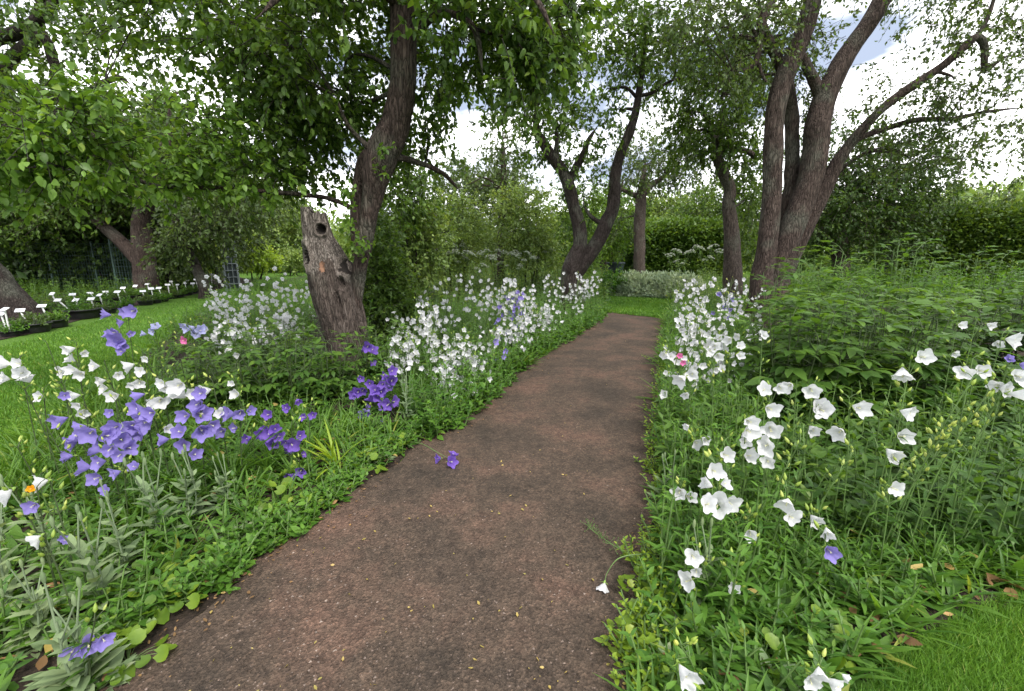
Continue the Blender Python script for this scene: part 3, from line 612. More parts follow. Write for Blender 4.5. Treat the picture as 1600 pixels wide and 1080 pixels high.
shrub('dark_shrub', 'dark shrub directly behind the reddish forked trunk', 14.4, [(250, 350, 70, 80, 0, 1., 280), (280, 270, 90, 60, 0, 1., 200), (240, 410, 50, 30, 0, .8, 90)], 'leaf_dark', .13, .3, 14, .6, group=G1)
shrub('drooping_shrub', 'tall grey green drooping shrub beside the grey gate', 15.0, [(340, 330, 60, 90, 0, 1., 280), (310, 250, 60, 60, 0, 1., 150), (390, 290, 45, 40, .3, 1., 90)], 'leaf_grey', .13, .32, 14, .6, .5, group=G1)
shrub('lime_shrub', 'bright lime green rounded shrub just right of the grey gate', 19.0, [(402, 402, 26, 18, 0, .8, 120), (390, 385, 20, 12, 0, .6, 40)], 'leaf_lime', .13, .25, 14, .4)
shrub('lime_shrub', 'small lime green upright shrub left of the grey gate', 14.0, [(334, 402, 12, 26, 0, .5, 70)], 'leaf_lime', .10, .25, 14, .35)
shrub('flowering_shrub', 'pale shrub with a rusty tint standing far behind the left lawn', 22.0, [(458, 405, 20, 14, 0, .8, 80)], 'leaf_far', .14, .25, 12, .4)
shrub('light_tree', 'pale green feathery tree far behind the lawn left of the snag', 26.0, [(420, 340, 60, 55, 0, 2., 260), (460, 370, 50, 40, 0, 2., 200), (385, 370, 30, 30, 0, 1.4, 60)], 'leaf_far', .20, .3, 14, .9, cat='tree')
shrub('dark_bush', 'dark leafy bush right beside the base of the snag', 5.6, [(598, 455, 38, 62, 0, .35, 230), (615, 495, 35, 45, -.2, .3, 120), (590, 380, 25, 45, .3, .3, 80)], 'leaf_apple', .062, .28, 14, .26, .2)
shrub('bushy_tree', 'mid green bushy tree standing right of the curved living limb', 8.5, [(628, 300, 40, 48, 0, .7, 130), (612, 350, 36, 50, 0, .6, 110)], 'leaf_apple', .09, .36, 14, .45, cat='tree')
cen = [('pale_shrub', 'pale yellowish shrub with small leaves left of the thin brown trunk', 11.0, [(705, 355, 45, 45, 0, .8, 230), (690, 400, 50, 30, 0, .7, 130)], 'leaf_far'),
       ('pale_shrub', 'grey green airy shrub between the snag tree and the thin brown trunk', 9.0, [(640, 400, 45, 40, 0, .7, 210), (665, 365, 35, 30, .2, .6, 110)], 'leaf_far'),
       ('pale_shrub', 'tall light shrub just right of the thin brown trunk', 12.0, [(820, 350, 45, 50, 0, .9, 250), (835, 400, 45, 30, 0, .8, 140), (800, 320, 30, 30, .3, .7, 70)], 'leaf_far'),
       ('pale_shrub', 'light green shrub directly behind the thin brown trunk', 15.0, [(770, 350, 60, 45, 0, 1., 260), (760, 395, 60, 25, 0, 1., 130)], 'leaf_far'),
       ('pale_shrub', 'bushy light green shrub behind the fork of the vee shaped tree', 14.0, [(905, 345, 40, 50, 0, 1., 220), (900, 395, 45, 25, 0, .8, 120), (870, 330, 30, 30, 0, .7, 60)], 'leaf_light')]
for nm, lab, Y, bl, mt in cen: shrub(nm, lab, Y, bl, mt, .085, .33, 14, .42, group='light shrubs in the middle distance')
shrub('distant_tree', 'distant green tree above the middle hedge right of the grey trunk', 27.0, [(1060, 335, 60, 30, 0, 2., 220), (1090, 370, 60, 40, -3, 2., 240), (1030, 330, 30, 20, 0, 1.5, 60)], 'leaf_far', .2, .3, 14, .9, cat='tree')
shrub('distant_tree', 'distant bluish green tree just behind the thin brown trunk crown', 30.0, [(745, 290, 60, 40, 0, 2.5, 200), (800, 310, 50, 40, 0, 2.5, 160), (700, 310, 50, 50, 0, 2.5, 140)], 'leaf_grey', .22, .33, 14, .9, cat='tree')
shrub('distant_tree', 'distant pale tree showing between the vee tree and the grey trunk', 28.0, [(970, 330, 50, 45, 0, 2.2, 220)], 'leaf_light', .2, .3, 14, .9, cat='tree')
shrub('distant_tree', 'distant dark tree behind the crooked trunk', 20.0, [(1110, 330, 50, 45, 0, 1.4, 240), (1170, 350, 50, 60, 0, 1.4, 260), (1080, 400, 60, 20, 0, 1.2, 110)], 'leaf_apple', .14, .3, 14, .7, cat='tree')
shrub('distant_tree', 'distant tree whose top shows over the right hand hedge', 24.0, [(1480, 325, 50, 25, 0, 2., 150), (1540, 315, 50, 25, 0, 2., 150), (1610, 320, 60, 30, 0, 2., 150)], 'leaf_far', .18, .3, 14, .8, cat='tree')
def hedge(name, label, a, b, depth, h, leaf_size, n, mat):
    """a box hedge from ground point a to b (front face), clipped leafy surfaces over an added plain dark box"""
    a = np.array(a[:2]); b = np.array(b[:2]); u = b - a; Lh = np.linalg.norm(u); u = u / Lh; v = np.array((-u[1], u[0]))
    if v[1] < 0: v = -v
    t = thing(name, label, 'hedge', (0, 0, 0)); mb = MB(); s = rng.uniform(0, Lh, n); w = rng.random(n); zz = rng.random(n) ** .8 * h
    top = rng.random(n) < .32; face = rng.random(n) < .78
    dd = np.where(top, rng.uniform(0, depth, n), np.where(face, 0, depth)); zz = np.where(top, h, zz)
    bump = (vnoise(np.stack([s * 1.3, zz * 1.8, dd], 1)) - .5) * .35 + rng.normal(0, .05, n)
    p = a[None] + u[None] * s[:, None] + v[None] * (dd + np.where(top, 0, np.where(face, -1, 1)) * bump)[:, None]; z = zz + np.where(top, bump, 0)
    p3 = np.column_stack([p, z]); nrm = np.where(top[:, None], (0, 0, 1.), np.where(face[:, None], (*(-v), .25), (*v, .25)))
    per = 10; d = unit(np.repeat(nrm, per, 0) + rng.normal(0, .75, (n * per, 3))); pos = np.repeat(p3, per, 0) + rng.normal(0, leaf_size * .9, (n * per, 3)); pos[:, 2] = np.maximum(pos[:, 2], .02)
    V, Fc = inst(LEAF, frames(d, roll=rng.normal(0, .8, n * per)), pos, leaf_size * rng.uniform(.6, 1.3, n * per)); mb.add(V, Fc); mb.build('foliage', [M[mat]], t)
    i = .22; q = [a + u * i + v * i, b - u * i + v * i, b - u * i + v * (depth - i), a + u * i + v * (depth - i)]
    V = np.array([(*k, .0) for k in q] + [(*k, h - .2) for k in q]); mb = MB(); mb.add(V, [(0, 1, 5, 4), (1, 2, 6, 5), (2, 3, 7, 6), (3, 0, 4, 7), (4, 5, 6, 7)]); mb.build('dark_inner_box', M['hedge_core'], t, False)  # plain dark box added inside: keeps the hedge opaque and dark in its depth
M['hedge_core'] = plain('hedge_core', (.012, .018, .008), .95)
ha, hb = P(1392, 430, 13.0), P(1900, 430, 10.6)
hedge('clipped_hedge', 'long clipped dark green hedge along the right edge of the garden', ha, hb, 1.6, 2.12, .10, 7000, 'leaf_yew')
ha, hb = P(1004, 430, 19.), P(1150, 430, 18.)
hedge('clipped_hedge', 'clipped green hedge behind the silver shrubs in the middle', ha, hb, 1.5, 2.05, .15, 2600, 'leaf_apple')
ha, hb = P(975, 430, 20.), P(1000, 430, 19.8)
hedge('clipped_hedge', 'dark narrow hedge end just left of the pale grey trunk', ha, hb, 1.5, 2.0, .15, 900, 'leaf_dark')
def woods(n, r0, r1, a0, a1, h, s, mat, label, gap=.42):
    an = rng.uniform(a0, a1, n); r = rng.uniform(r0, r1, n); hh = h * (.55 + .75 * vnoise(np.stack([an * 9, r * .05, an * 0], 1))); z = hh * rng.random(n) ** .75
    p = np.stack([np.sin(an) * r, np.cos(an) * r, z], 1); p = p[vnoise(p * .5) > gap]; n = len(p); per = 10
    pos = np.repeat(p, per, 0) + rng.normal(0, s * 1.2, (n * per, 3)); pos[:, 2] = np.abs(pos[:, 2]); d = rng.normal(0, 1, (n * per, 3)) + np.array((0, 0, -.3))
    V, Fc = inst(LEAF, frames(d, roll=rng.uniform(0, 6, n * per)), pos, s * rng.uniform(.6, 1.3, n * per)); mb = MB(); mb.add(V, Fc)
    tag(mb.build('distant_woodland', M[mat]), label, None, None, 'stuff')
woods(13000, 30, 40, R_(-62), R_(62), 3.6, .30, 'leaf_far', 'far line of trees closing the garden behind everything', .3)
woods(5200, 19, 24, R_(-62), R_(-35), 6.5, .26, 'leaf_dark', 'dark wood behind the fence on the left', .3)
woods(2500, 26, 30, R_(-20), R_(-2), 3.2, .24, 'leaf_far', 'pale thicket far behind the middle shrubs', .36)

# silver shrub row, low green shrubs, urn
def santolina(px, py, Y, rx, rz, label):
    t = thing('silver_shrub', label, 'shrub', (0, 0, 0), 'silver shrubs beside the far lawn'); c = G(px, py); n = 420
    u = unit(rng.normal(0, 1, (n, 3))); u[:, 2] = np.abs(u[:, 2]); c[2] = .02; b = c + u * np.array((rx * .35, rx * .35, rz * .25)); e = c + u * np.array((rx, rx * .8, rz)) * rng.uniform(.8, 1.1, n)[:, None]
    mb = MB(); V, Fc = sticks(b, e, .008, .005, .03); mb.add(V, Fc); per = 12; s = rng.uniform(.35, 1.05, (n, per))[..., None]
    pos = (b[:, None] * (1 - s) + e[:, None] * s).reshape(-1, 3); d = np.repeat(unit(e - b), per, 0) + rng.normal(0, .45, (n * per, 3)); V, Fc = inst(LEAF, frames(d, roll=rng.uniform(0, 6, n * per)), pos, np.stack([.07 * np.ones(n * per), .11 * np.ones(n * per), .1 * np.ones(n * per)], 1)); mb.add(V, Fc); mb.build('foliage', M['leaf_santolina'], t)
for i, (a, b) in enumerate([(985, 'leftmost silver grey mound of the low row by the far lawn'), (1012, 'second silver grey mound from the left in the low row'), (1040, 'third silver grey mound from the left in the low row'), (1066, 'silver grey mound nearest the crooked trunk')]):
    santolina(a, 463 + i * 1.5, 0, .52, .55, b)
shrub('low_shrub', 'low green shrub left of the silver grey mounds', 11.6, [(957, 440, 16, 14, 0, .5, 90)], 'leaf_mid', .075, .25, 13, .25)
t = thing('garden_urn', 'dark blue grey urn standing far beyond the path end', 'urn', (0, 0, 0)); c = P(961, 424, 17.5); c[2] = 0
prof = [(.20, 0), (.22, .04), (.12, .10), (.10, .20), (.26, .34), (.32, .55), (.33, .66), (.37, .68), (.37, .74), (.30, .74), (.28, .64)]
def lathe(prof, c, seg=28):
    a = np.linspace(0, 2 * np.pi, seg, endpoint=False); V = np.array([[(c[0] + r * math.cos(k), c[1] + r * math.sin(k), c[2] + z) for k in a] for r, z in prof]).reshape(-1, 3)
    i, j = np.meshgrid(np.arange(len(prof) - 1), np.arange(seg), indexing='ij'); m = (j + 1) % seg; return V, np.stack([i * seg + j, i * seg + m, (i + 1) * seg + m, (i + 1) * seg + j], -1).reshape(-1, 4)
mb = MB(); mb.add(*lathe(prof, c)); mb.build('vase', M['urn'], t); mb = MB(); mb.add(*lathe([(.29, .70), (.001, .71)], c)); mb.build('soil', M['potsoil'], t)
mbp, tt = crown_mesh([(961, 385, 10, 7, 0, .25, 26)], 17.5, .10, 2., .1, 9, .25, 0); tag(mbp.build('urn_plant', [M['leaf_far'], M['stem']]), 'small leafy plant growing in the distant urn', 'plant')

# ------------------------------------------------------------------ potted plants with label stakes, fence, gate
def clump(c, r, h, n, mb, mi, size, seed=0):
    u = rng.normal(0, .5, (n, 3)); u[:, 2] = np.abs(u[:, 2]) + .25; b = c + u * np.array((r * .4, r * .4, 0)); e = b + unit(u) * h * rng.uniform(.5, 1.1, n)[:, None]
    V, Fc = sticks(b, e, .004, .002, .02); mb.add(V, Fc, 1); per = 11; s = rng.uniform(.15, 1.05, (n, per))[..., None]; pos = (b[:, None] * (1 - s) + e[:, None] * s).reshape(-1, 3)
    d = np.repeat(unit(e - b), per, 0) * .6 + rng.normal(0, .6, (n * per, 3)); V, Fc = inst(LEAF, frames(d, roll=rng.normal(0, .6, n * per)), pos, size * rng.uniform(.6, 1.2, n * per)); mb.add(V, Fc, mi)
ordinal = ['first', 'second', 'third', 'fourth', 'fifth', 'sixth', 'seventh', 'eighth', 'ninth', 'tenth', 'eleventh', 'twelfth', 'thirteenth', 'fourteenth', 'fifteenth', 'sixteenth', 'seventeenth', 'eighteenth']
pots = [(4, 528, 26), (31, 523, 48), (65, 515, 42), (107, 501, 50), (139, 497, 32), (160, 491, 24), (188, 485, 24), (220, 478, 22), (237, 475, 18), (250, 472, 16), (261, 468, 18), (275, 466, 16), (290, 462, 14), (300, 459, 12), (309, 457, 12), (318, 455, 11), (326, 452, 10)]
marks = [[(1, 489), (7, 482)], [(31, 484)], [(65, 477)], [(90, 468), (118, 468)], [(142, 466)], [(155, 460)], [(183, 455)], [(223, 454)], [(236, 450)], [(248, 449)], [(262, 444)], [(276, 444)], [(289, 441)], [(301, 442)], [(306, 436)], [(317, 434)], [(331, 428)]]
back = [(40, 495, 34, (38, 463)), (84, 489, 30, (81, 458)), (115, 484, 34, (113, 459)), (146, 478, 26, (141, 457)), (168, 474, 24, (165, 455)), (195, 470, 22, (192, 449)), (207, 467, 20, (205, 455)), (214, 465, 18, (211, 446)), (231, 462, 18, (230, 443)), (268, 456, 16, (268, 439)), (294, 451, 14, (293, 437))]
def potted(px, py, w, mk, row, i):
    c = G(px, py); k = m_per_px(px, py, c[1]); r = w / 2 * k * .92; c = c + np.array((0, r, 0)); h = min(.62 * r, .16); c[2] = .012
    lab = ('wide ' if w > 40 else '') + 'round black plastic pot of green plants, ' + ordinal[i] + ' from the left in the ' + row + ' row'
    t = thing('plant_pot', lab, 'plant pot', c, 'black plant pots along the lawn edge')
    pr = [(r * .86, 0), (r * .92, h * .5), (r * .97, h * .86), (r * 1.05, h * .86), (r * 1.05, h), (r * .95, h), (r * .93, h * .8)]
    mb = MB(); mb.add(*lathe(pr, (0, 0, 0), 32)); mb.build('pot', M['pot'], t); mb = MB(); mb.add(*lathe([(r * .94, h * .82), (.001, h * .86)], (0, 0, 0), 32)); mb.build('soil', M['potsoil'], t)
    mb = MB(); clump(np.array((0, 0, h * .85)), r * 1.45, .17, 44, mb, 0, .042)
    o = mb.build('potted_plant', [M[('leaf_mid', 'leaf_grey', 'leaf_lance')[i % 3]], M['stem']]); o.location = c
    tag(o, 'leafy green plant filling the ' + ordinal[i] + ' pot from the left in the ' + row + ' row', 'plant', 'plants growing in the black pots')
    for j, (mx, my) in enumerate(mk):
        top = P(mx, my + 1, c[1] + .0); bt = np.array((c[0] + (top[0] - c[0]) * .45, c[1], h * .7 + c[2]))
        s = thing('plant_label', ('left ' if j == 0 else 'right ') * (len(mk) > 1) + 'white tilted label on a pale stake in the ' + ordinal[i] + ' pot of the ' + row + ' row', 'plant label', bt, 'white plant labels on stakes')
        mb = MB(); mb.add(*tube([(0, 0, -.04), (top - bt) * .5, top - bt], (.012, .011, .011), 6)); mb.build('stake', M['stake'], s)
        pw, ph = .052, .034; yaw = rng.normal(.25, .25); tl = R_(38 + rng.normal(0, 6)); ux = np.array((math.cos(yaw), math.sin(yaw), 0)); uy = np.array((-math.sin(yaw) * math.cos(tl), math.cos(yaw) * math.cos(tl), math.sin(tl))); uz = np.cross(ux, uy); cc = top - bt
        V = np.array([cc + ux * a * pw + uy * b * ph + uz * z * .002 for z in (-1, 1) for a, b in ((-1, -1), (1, -1), (1, 1), (-1, 1))]); mb = MB(); mb.add(V, [(3, 2, 1, 0), (4, 5, 6, 7), (0, 1, 5, 4), (1, 2, 6, 5), (2, 3, 7, 6), (3, 0, 4, 7)]); mb.build('plate', M['plate'], s, False)
for i, ((px, py, w), mk) in enumerate(zip(pots, marks)): potted(px, py, w, mk, 'front', i)
for i, (px, py, w, m) in enumerate(back): potted(px, py, w, [m], 'back', i)
def wire_panel(name, label, cat, a, b, h, nx, nz, r, mat, postmat, pr, npost, z0=.05):
    t = thing(name, label, cat, (0, 0, 0)); a = np.array(a); b = np.array(b); A = []; B = []
    for k in range(nx + 1): p = a + (b - a) * k / nx; A.append((p[0], p[1], z0)); B.append((p[0], p[1], h))
    for k in range(nz + 1): z = z0 + (h - z0) * k / nz; A.append((a[0], a[1] - .008, z)); B.append((b[0], b[1] - .008, z))
    mb = MB(); V, Fc = sticks(np.array(A, float), np.array(B, float), r, r, 0., 2, 4); mb.add(V, Fc); mb.build('wire_panel', mat, t)
    for k in range(npost):
        p = a + (b - a) * k / max(1, npost - 1); mb = MB(); mb.add(*tube([(p[0], p[1] + .03, 0), (p[0], p[1] + .03, h * .5), (p[0], p[1] + .03, h + .06)], pr, 10)); mb.build('post', postmat, t)
    return t, a, b
wire_panel('wire_fence', 'green wire mesh fence in the shade behind the potted plants', 'fence', P(-60, 440, 13.0)[:2], P(222, 440, 13.0)[:2], 1.35, 70, 12, .004, M['wire'], M['wire'], .025, 5)
wire_panel('wire_fence', 'short pale green wire fence panel beside the reddish trunk', 'fence', P(180, 440, 12.6)[:2], P(212, 440, 12.6)[:2], 1.40, 7, 8, .004, M['wire'], M['wire'], .022, 2)
t, a, b = wire_panel('metal_gate', 'grey metal gate panel with horizontal bars beyond the row of pots', 'gate', P(350, 430, 12.6)[:2], P(371, 430, 12.9)[:2], 1.36, 3, 7, .012, M['steel'], M['steel'], .03, 2)
mb = MB(); V = np.array([(a[0], a[1] + .06, .1), (b[0], b[1] + .06, .1), (b[0], b[1] + .06, 1.3), (a[0], a[1] + .06, 1.3), (a[0], a[1] + .075, .1), (b[0], b[1] + .075, .1), (b[0], b[1] + .075, 1.3), (a[0], a[1] + .075, 1.3)])
mb.add(V, [(0, 1, 2, 3), (7, 6, 5, 4), (0, 4, 5, 1), (1, 5, 6, 2), (2, 6, 7, 3), (3, 7, 4, 0)]); mb.build('backing_sheet', M['mesh'], t, False)

# ------------------------------------------------------------------ bed plants (stuff: the cover between the countable plants)
T_lance = leaf(4, .15, .25, .35, .4); T_lan2 = leaf(4, .22, .22, .28, .45, .9); T_broad = leaf(3, .38, .22, .22, .42, .9); T_ov = leaf(3, .55, .2, .2, .4, .8)
def shoots(base, h, lean, k, npair, L, tmpl, spread=1.0, top=True):
    """n leafy stems: returns stick and leaf geometry; base (n,3)"""
    n = len(base); tip = base + np.column_stack([rng.normal(0, lean, n), rng.normal(0, lean, n), h * np.ones(n)]); A = base; B = tip
    t = (np.arange(npair) + .7) / npair; t = np.clip(t[None] + rng.normal(0, .03, (n, npair)), .05, 1.0); pos = A[:, None] * (1 - t)[..., None] + B[:, None] * t[..., None]
    az = rng.uniform(0, 6.28, n)[:, None] + np.arange(npair)[None] * 1.57; az2 = np.stack([az, az + np.pi], 2).reshape(n, -1) + rng.normal(0, .3, (n, npair * 2)); pos = np.repeat(pos, 2, 1).reshape(-1, 3); tt = np.repeat(t, 2, 1).reshape(-1); az = az2.reshape(-1)
    el = rng.normal(.25, .25, len(az)) + tt * .45; d = np.stack([np.cos(az) * np.cos(el), np.sin(az) * np.cos(el), np.sin(el)], 1) * 1.0
    size = np.repeat(L * np.ones(n), npair * 2) * (1.05 - .5 * tt ** 2) * rng.uniform(.75, 1.2, len(az))
    V, Fc = inst(tmpl, frames(d, roll=rng.normal(0, .25, len(az))), pos, size); S = sticks(A, B, .004, .0022, .0, 3, 4); return S, (V, Fc)
def tuft(base, n_leaf, L0, L1, w, tmpl, up=.9):
    n = len(base); N_ = n * n_leaf; az = rng.uniform(0, 6.28, N_); el = np.clip(rng.normal(up, .35, N_), .1, 1.5); d = np.stack([np.cos(az) * np.cos(el), np.sin(az) * np.cos(el), np.sin(el)], 1); Ln = rng.uniform(L0, L1, N_)
    pos = np.repeat(base, n_leaf, 0) + rng.normal(0, .012, (N_, 3)) * np.array((1, 1, 0)); return inst(tmpl, frames(d, roll=rng.normal(0, .2, N_)), pos, np.stack([w * Ln / L1 / .14, Ln, Ln], 1))
def cover(name, label, mat, geos, stemmat='stem'):
    mb = MB()
    for g in geos:
        if isinstance(g[0], tuple):
            mb.add(*g[0], 1); mb.add(*g[1], 0)
        else: mb.add(*g, 0)
    return tag(mb.build(name, [M[mat], M[stemmat]]), label, None, None, 'stuff')
def world_poly(pxs): return [G(*q) for q in pxs]
def sample_w(poly, n, z=.0):
    q = sample_poly([p[:2] for p in poly], n); return np.column_stack([q, np.full(n, z)])
def cut(p, px0, px1):     # keep the points that fall inside nothing of the path: stay px0 away from its edges
    return p[~inside(p, [g[:2] for g in PATH])]
near_l = world_poly([(150, 1075), (345, 935), (420, 868), (500, 812), (590, 745), (680, 680), (590, 650), (420, 640), (250, 690), (120, 740), (0, 820), (-250, 900), (-500, 1100), (-300, 1300)])
near_li = world_poly([(60, 1075), (250, 935), (360, 868), (450, 800), (545, 745), (650, 682), (590, 650), (420, 640), (250, 690), (120, 740), (0, 820), (-250, 900), (-500, 1100), (-300, 1300)])
mid_l = world_poly([(680, 684), (762, 624), (822, 580), (880, 536), (930, 502), (950, 486), (900, 470), (780, 470), (640, 500), (560, 560), (590, 650)])
front_snag = world_poly([(250, 690), (420, 640), (590, 650), (560, 575), (470, 545), (340, 560), (250, 600)])
far_l_bed = world_poly([(255, 600), (340, 560), (470, 545), (500, 500), (480, 440), (390, 452), (325, 478), (255, 532), (180, 600)])
back_l = world_poly([(640, 505), (780, 472), (900, 470), (950, 480), (955, 450), (930, 436), (640, 428), (500, 436), (520, 500), (570, 560)])
lawn_edge_l = world_poly([(120, 740), (250, 690), (250, 600), (180, 600), (110, 650), (0, 735), (-100, 860), (0, 820)])
near_r = world_poly([(1000, 950), (1025, 850), (1030, 700), (1180, 700), (1400, 720), (1720, 760), (1720, 872), (1600, 925), (1500, 968), (1400, 1030), (1335, 1085), (1300, 1250), (960, 1330), (984, 1080)])
mid_r = world_poly([(1030, 700), (1034, 600), (1037, 530), (1040, 500), (1130, 490), (1190, 540), (1210, 620), (1190, 700)])
near_ri = world_poly([(1015, 950), (1040, 850), (1045, 700), (1180, 700), (1400, 720), (1720, 760), (1720, 862), (1590, 910), (1480, 955), (1380, 1015), (1310, 1080), (1280, 1250), (990, 1330), (1005, 1080)])
far_r = world_poly([(1038, 505), (1062, 462), (1090, 440), (1300, 440), (1240, 480), (1130, 495)])
back_r = world_poly([(1240, 480), (1300, 440), (1900, 440), (2100, 490), (1900, 540), (1450, 500)])
# left bed
cover('bed_foliage', 'arching narrow green leaves covering the near left bed', 'leaf_lance', [tuft(sample_w(near_li, 200), 12, .08, .18, .012, T_lance, .85), tuft(sample_w(near_li, 160), 9, .07, .13, .022, T_lan2, .7)])
cover('bed_foliage', 'fresh green leafy shoots filling the near left bed', 'leaf_mid', [shoots(sample_w(near_li, 300), rng.uniform(.06, .20, 300), .03, 0, 5, rng.uniform(.035, .065, 300), T_broad), shoots(sample_w(near_li, 260), rng.uniform(.04, .12, 260), .03, 0, 4, rng.uniform(.025, .045, 260), T_ov)])
cover('bed_foliage', 'low green leaves in front of the snag', 'leaf_peony', [shoots(sample_w(front_snag, 420), rng.uniform(.08, .22, 420), .04, 0, 5, rng.uniform(.05, .09, 420), T_ov)])
cover('bed_foliage', 'narrow leaf tufts along the lawn side of the left bed', 'leaf_lance', [tuft(sample_w(lawn_edge_l, 200), 14, .10, .26, .010, T_lance, 1.0), tuft(sample_w(far_l_bed, 420), 12, .14, .3, .014, T_lance, 1.05)])
cover('bed_foliage', 'fresh foliage under the far white bellflowers by the lawn', 'leaf_mid', [shoots(sample_w(far_l_bed, 520), rng.uniform(.15, .42, 520), .05, 0, 7, rng.uniform(.05, .09, 520), T_broad)])
cover('bed_foliage', 'narrow green leaves under the bellflowers along the middle of the path', 'leaf_lance', [tuft(sample_w(mid_l, 600), 12, .10, .22, .013, T_lance, .95)])
cover('bed_foliage', 'fresh green foliage along the middle of the path', 'leaf_mid', [shoots(sample_w(mid_l, 1700), rng.uniform(.12, .42, 1700), .06, 0, 8, rng.uniform(.04, .07, 1700), T_broad)])
cover('bed_foliage', 'feathery pale stems crowding the back of the left bed', 'leaf_feather', [shoots(sample_w(back_l, 1700), rng.uniform(.3, .85, 1700), .10, 0, 11, rng.uniform(.06, .11, 1700), T_broad)])
cover('bed_foliage', 'tall mid green growth at the back of the left bed', 'leaf_mid', [shoots(sample_w(back_l, 900), rng.uniform(.25, .7, 900), .08, 0, 8, rng.uniform(.07, .12, 900), T_broad)])
pe = np.array([G(*q) for q in PATH_L[6:]]); k = rng.integers(0, len(pe) - 1, 700); f = rng.random(700)[:, None]; eb = pe[k] * (1 - f) + pe[k + 1] * f + np.column_stack([rng.normal(-.10, .06, 700) + .22 * (vnoise(np.column_stack([k * 0. + 5, (k + f[:, 0]) * 2.1, k * 0.])) - .4), rng.normal(.0, .05, 700), np.zeros(700)])
cover('edging_foliage', 'low leafy edging overhanging the left side of the path', 'leaf_mid', [shoots(eb, rng.uniform(.06, .24, 700), .06, 0, 6, rng.uniform(.04, .07, 700), T_ov)])
pe = np.array([G(*q) for q in PATH_L[1:9]]); k = rng.integers(0, len(pe) - 1, 520); f = rng.random(520)[:, None]; eb = pe[k] * (1 - f) + pe[k + 1] * f + np.column_stack([-.03 - .16 * np.abs(rng.normal(0, .5, 520)) + .16 * (vnoise(np.column_stack([k * 0., (k + f[:, 0]) * 2.3, k * 0.])) - .45), rng.normal(.02, .04, 520), np.zeros(520)])
cover('edging_foliage', 'tiny leafy seedlings along the near left edge of the path', 'leaf_mid', [shoots(eb, rng.uniform(.03, .12, 520), .035, 0, 5, rng.uniform(.022, .05, 520), T_ov)])
# right bed
edge_r = world_poly([(1012, 960), (1034, 850), (1040, 640), (1150, 640), (1230, 850), (1130, 1000)])
cover('bed_foliage', 'upright fresh bellflower foliage along the right path edge', 'leaf_mid', [shoots(sample_w(edge_r, 520), rng.uniform(.12, .34, 520), .04, 0, 8, rng.uniform(.05, .085, 520), T_lan2)])
cover('bed_foliage', 'arching narrow leaves covering the near right bed', 'leaf_lance', [tuft(sample_w(near_ri, 420), 13, .07, .16, .012, T_lance, .75), tuft(sample_w(near_ri, 420), 9, .07, .14, .020, T_lan2, .65)])
nr_in = world_poly([(1045, 800), (1045, 700), (1180, 640), (1400, 620), (1900, 600), (1900, 860), (1560, 890), (1300, 860), (1150, 850)])
cover('bed_foliage', 'glossy broad leafy shoots filling the right bed', 'leaf_peony', [shoots(sample_w(nr_in, 1000), rng.uniform(.14, .36, 1000), .05, 0, 7, rng.uniform(.06, .10, 1000), T_broad), shoots(sample_w(nr_in, 160), rng.uniform(.1, .26, 160), .05, 0, 4, rng.uniform(.08, .13, 160), T_ov)])
cover('bed_foliage', 'fresh green shoots along the right side of the path', 'leaf_mid', [shoots(sample_w(mid_r, 650), rng.uniform(.10, .30, 650), .05, 0, 7, rng.uniform(.05, .085, 650), T_broad), shoots(sample_w(near_ri, 620), rng.uniform(.05, .16, 620), .04, 0, 5, rng.uniform(.03, .06, 620), T_broad), shoots(sample_w(near_ri, 160), rng.uniform(.03, .10, 160), .04, 0, 4, rng.uniform(.04, .065, 160), T_ov)])
cover('bed_foliage', 'narrow leaf tufts among the middle of the right bed', 'leaf_lance', [tuft(sample_w(mid_r, 420), 12, .12, .28, .012, T_lance, 1.0), tuft(sample_w(far_r, 500), 10, .2, .4, .018, T_lance, 1.05)])
cover('bed_foliage', 'mixed green growth at the far end of the right bed', 'leaf_feather', [shoots(sample_w(far_r, 700), rng.uniform(.2, .55, 700), .08, 0, 8, rng.uniform(.06, .1, 700), T_broad)])
cover('bed_foliage', 'sea of light green perennial tops at the back of the right bed', 'leaf_mid', [shoots(sample_w(back_r, 2400), rng.uniform(.35, 1.0, 2400) * rng.uniform(.75, 1.05, 2400), .10, 0, 10, rng.uniform(.09, .15, 2400), T_broad)])
pe = np.array([G(*q) for q in PATH_R[:-1]]); k = rng.integers(0, len(pe) - 1, 420); f = rng.random(420)[:, None]; eb = pe[k] * (1 - f) + pe[k + 1] * f + np.column_stack([rng.normal(.045, .035, 420) - .09 * (vnoise(np.column_stack([k * 0. + 9, (k + f[:, 0]) * 2.7, k * 0.])) - .45), rng.normal(.0, .04, 420), np.zeros(420)])
cover('edging_foliage', 'small lime leaves creeping along the right path edge', 'leaf_lime', [shoots(eb, rng.uniform(.03, .12, 420), .04, 0, 5, .028, T_ov)])
cover('bed_foliage', 'weeds and saplings in the shade behind the potted plants', 'leaf_peony', [shoots(sample_w([p[:2] for p in back_bed[:6]] + [np.array((-6, 13)), np.array((-14, 9.5))], 900) if False else sample_w(world_poly([(-60, 520), (60, 500), (180, 474), (330, 448), (300, 436), (0, 444), (-120, 470)]), 900), rng.uniform(.15, .5, 900), .08, 0, 7, rng.uniform(.08, .13, 900), T_broad)])
litter('leaf_litter', off(sample_w(near_r, 260), .03), .02, .06, M['dry'], 'brown and straw coloured dead leaves under the near right plants')
litter('leaf_litter', off(sample_w(near_l, 160), .03), .02, .05, M['dry'], 'brown dead leaves under the near left plants')
litter('leaf_litter', np.concatenate([off(sample_w(near_r, 22), .07), off(sample_w(near_l, 14), .07)]), .03, .07, M['straw'], 'yellowed leaves caught among the near plants')

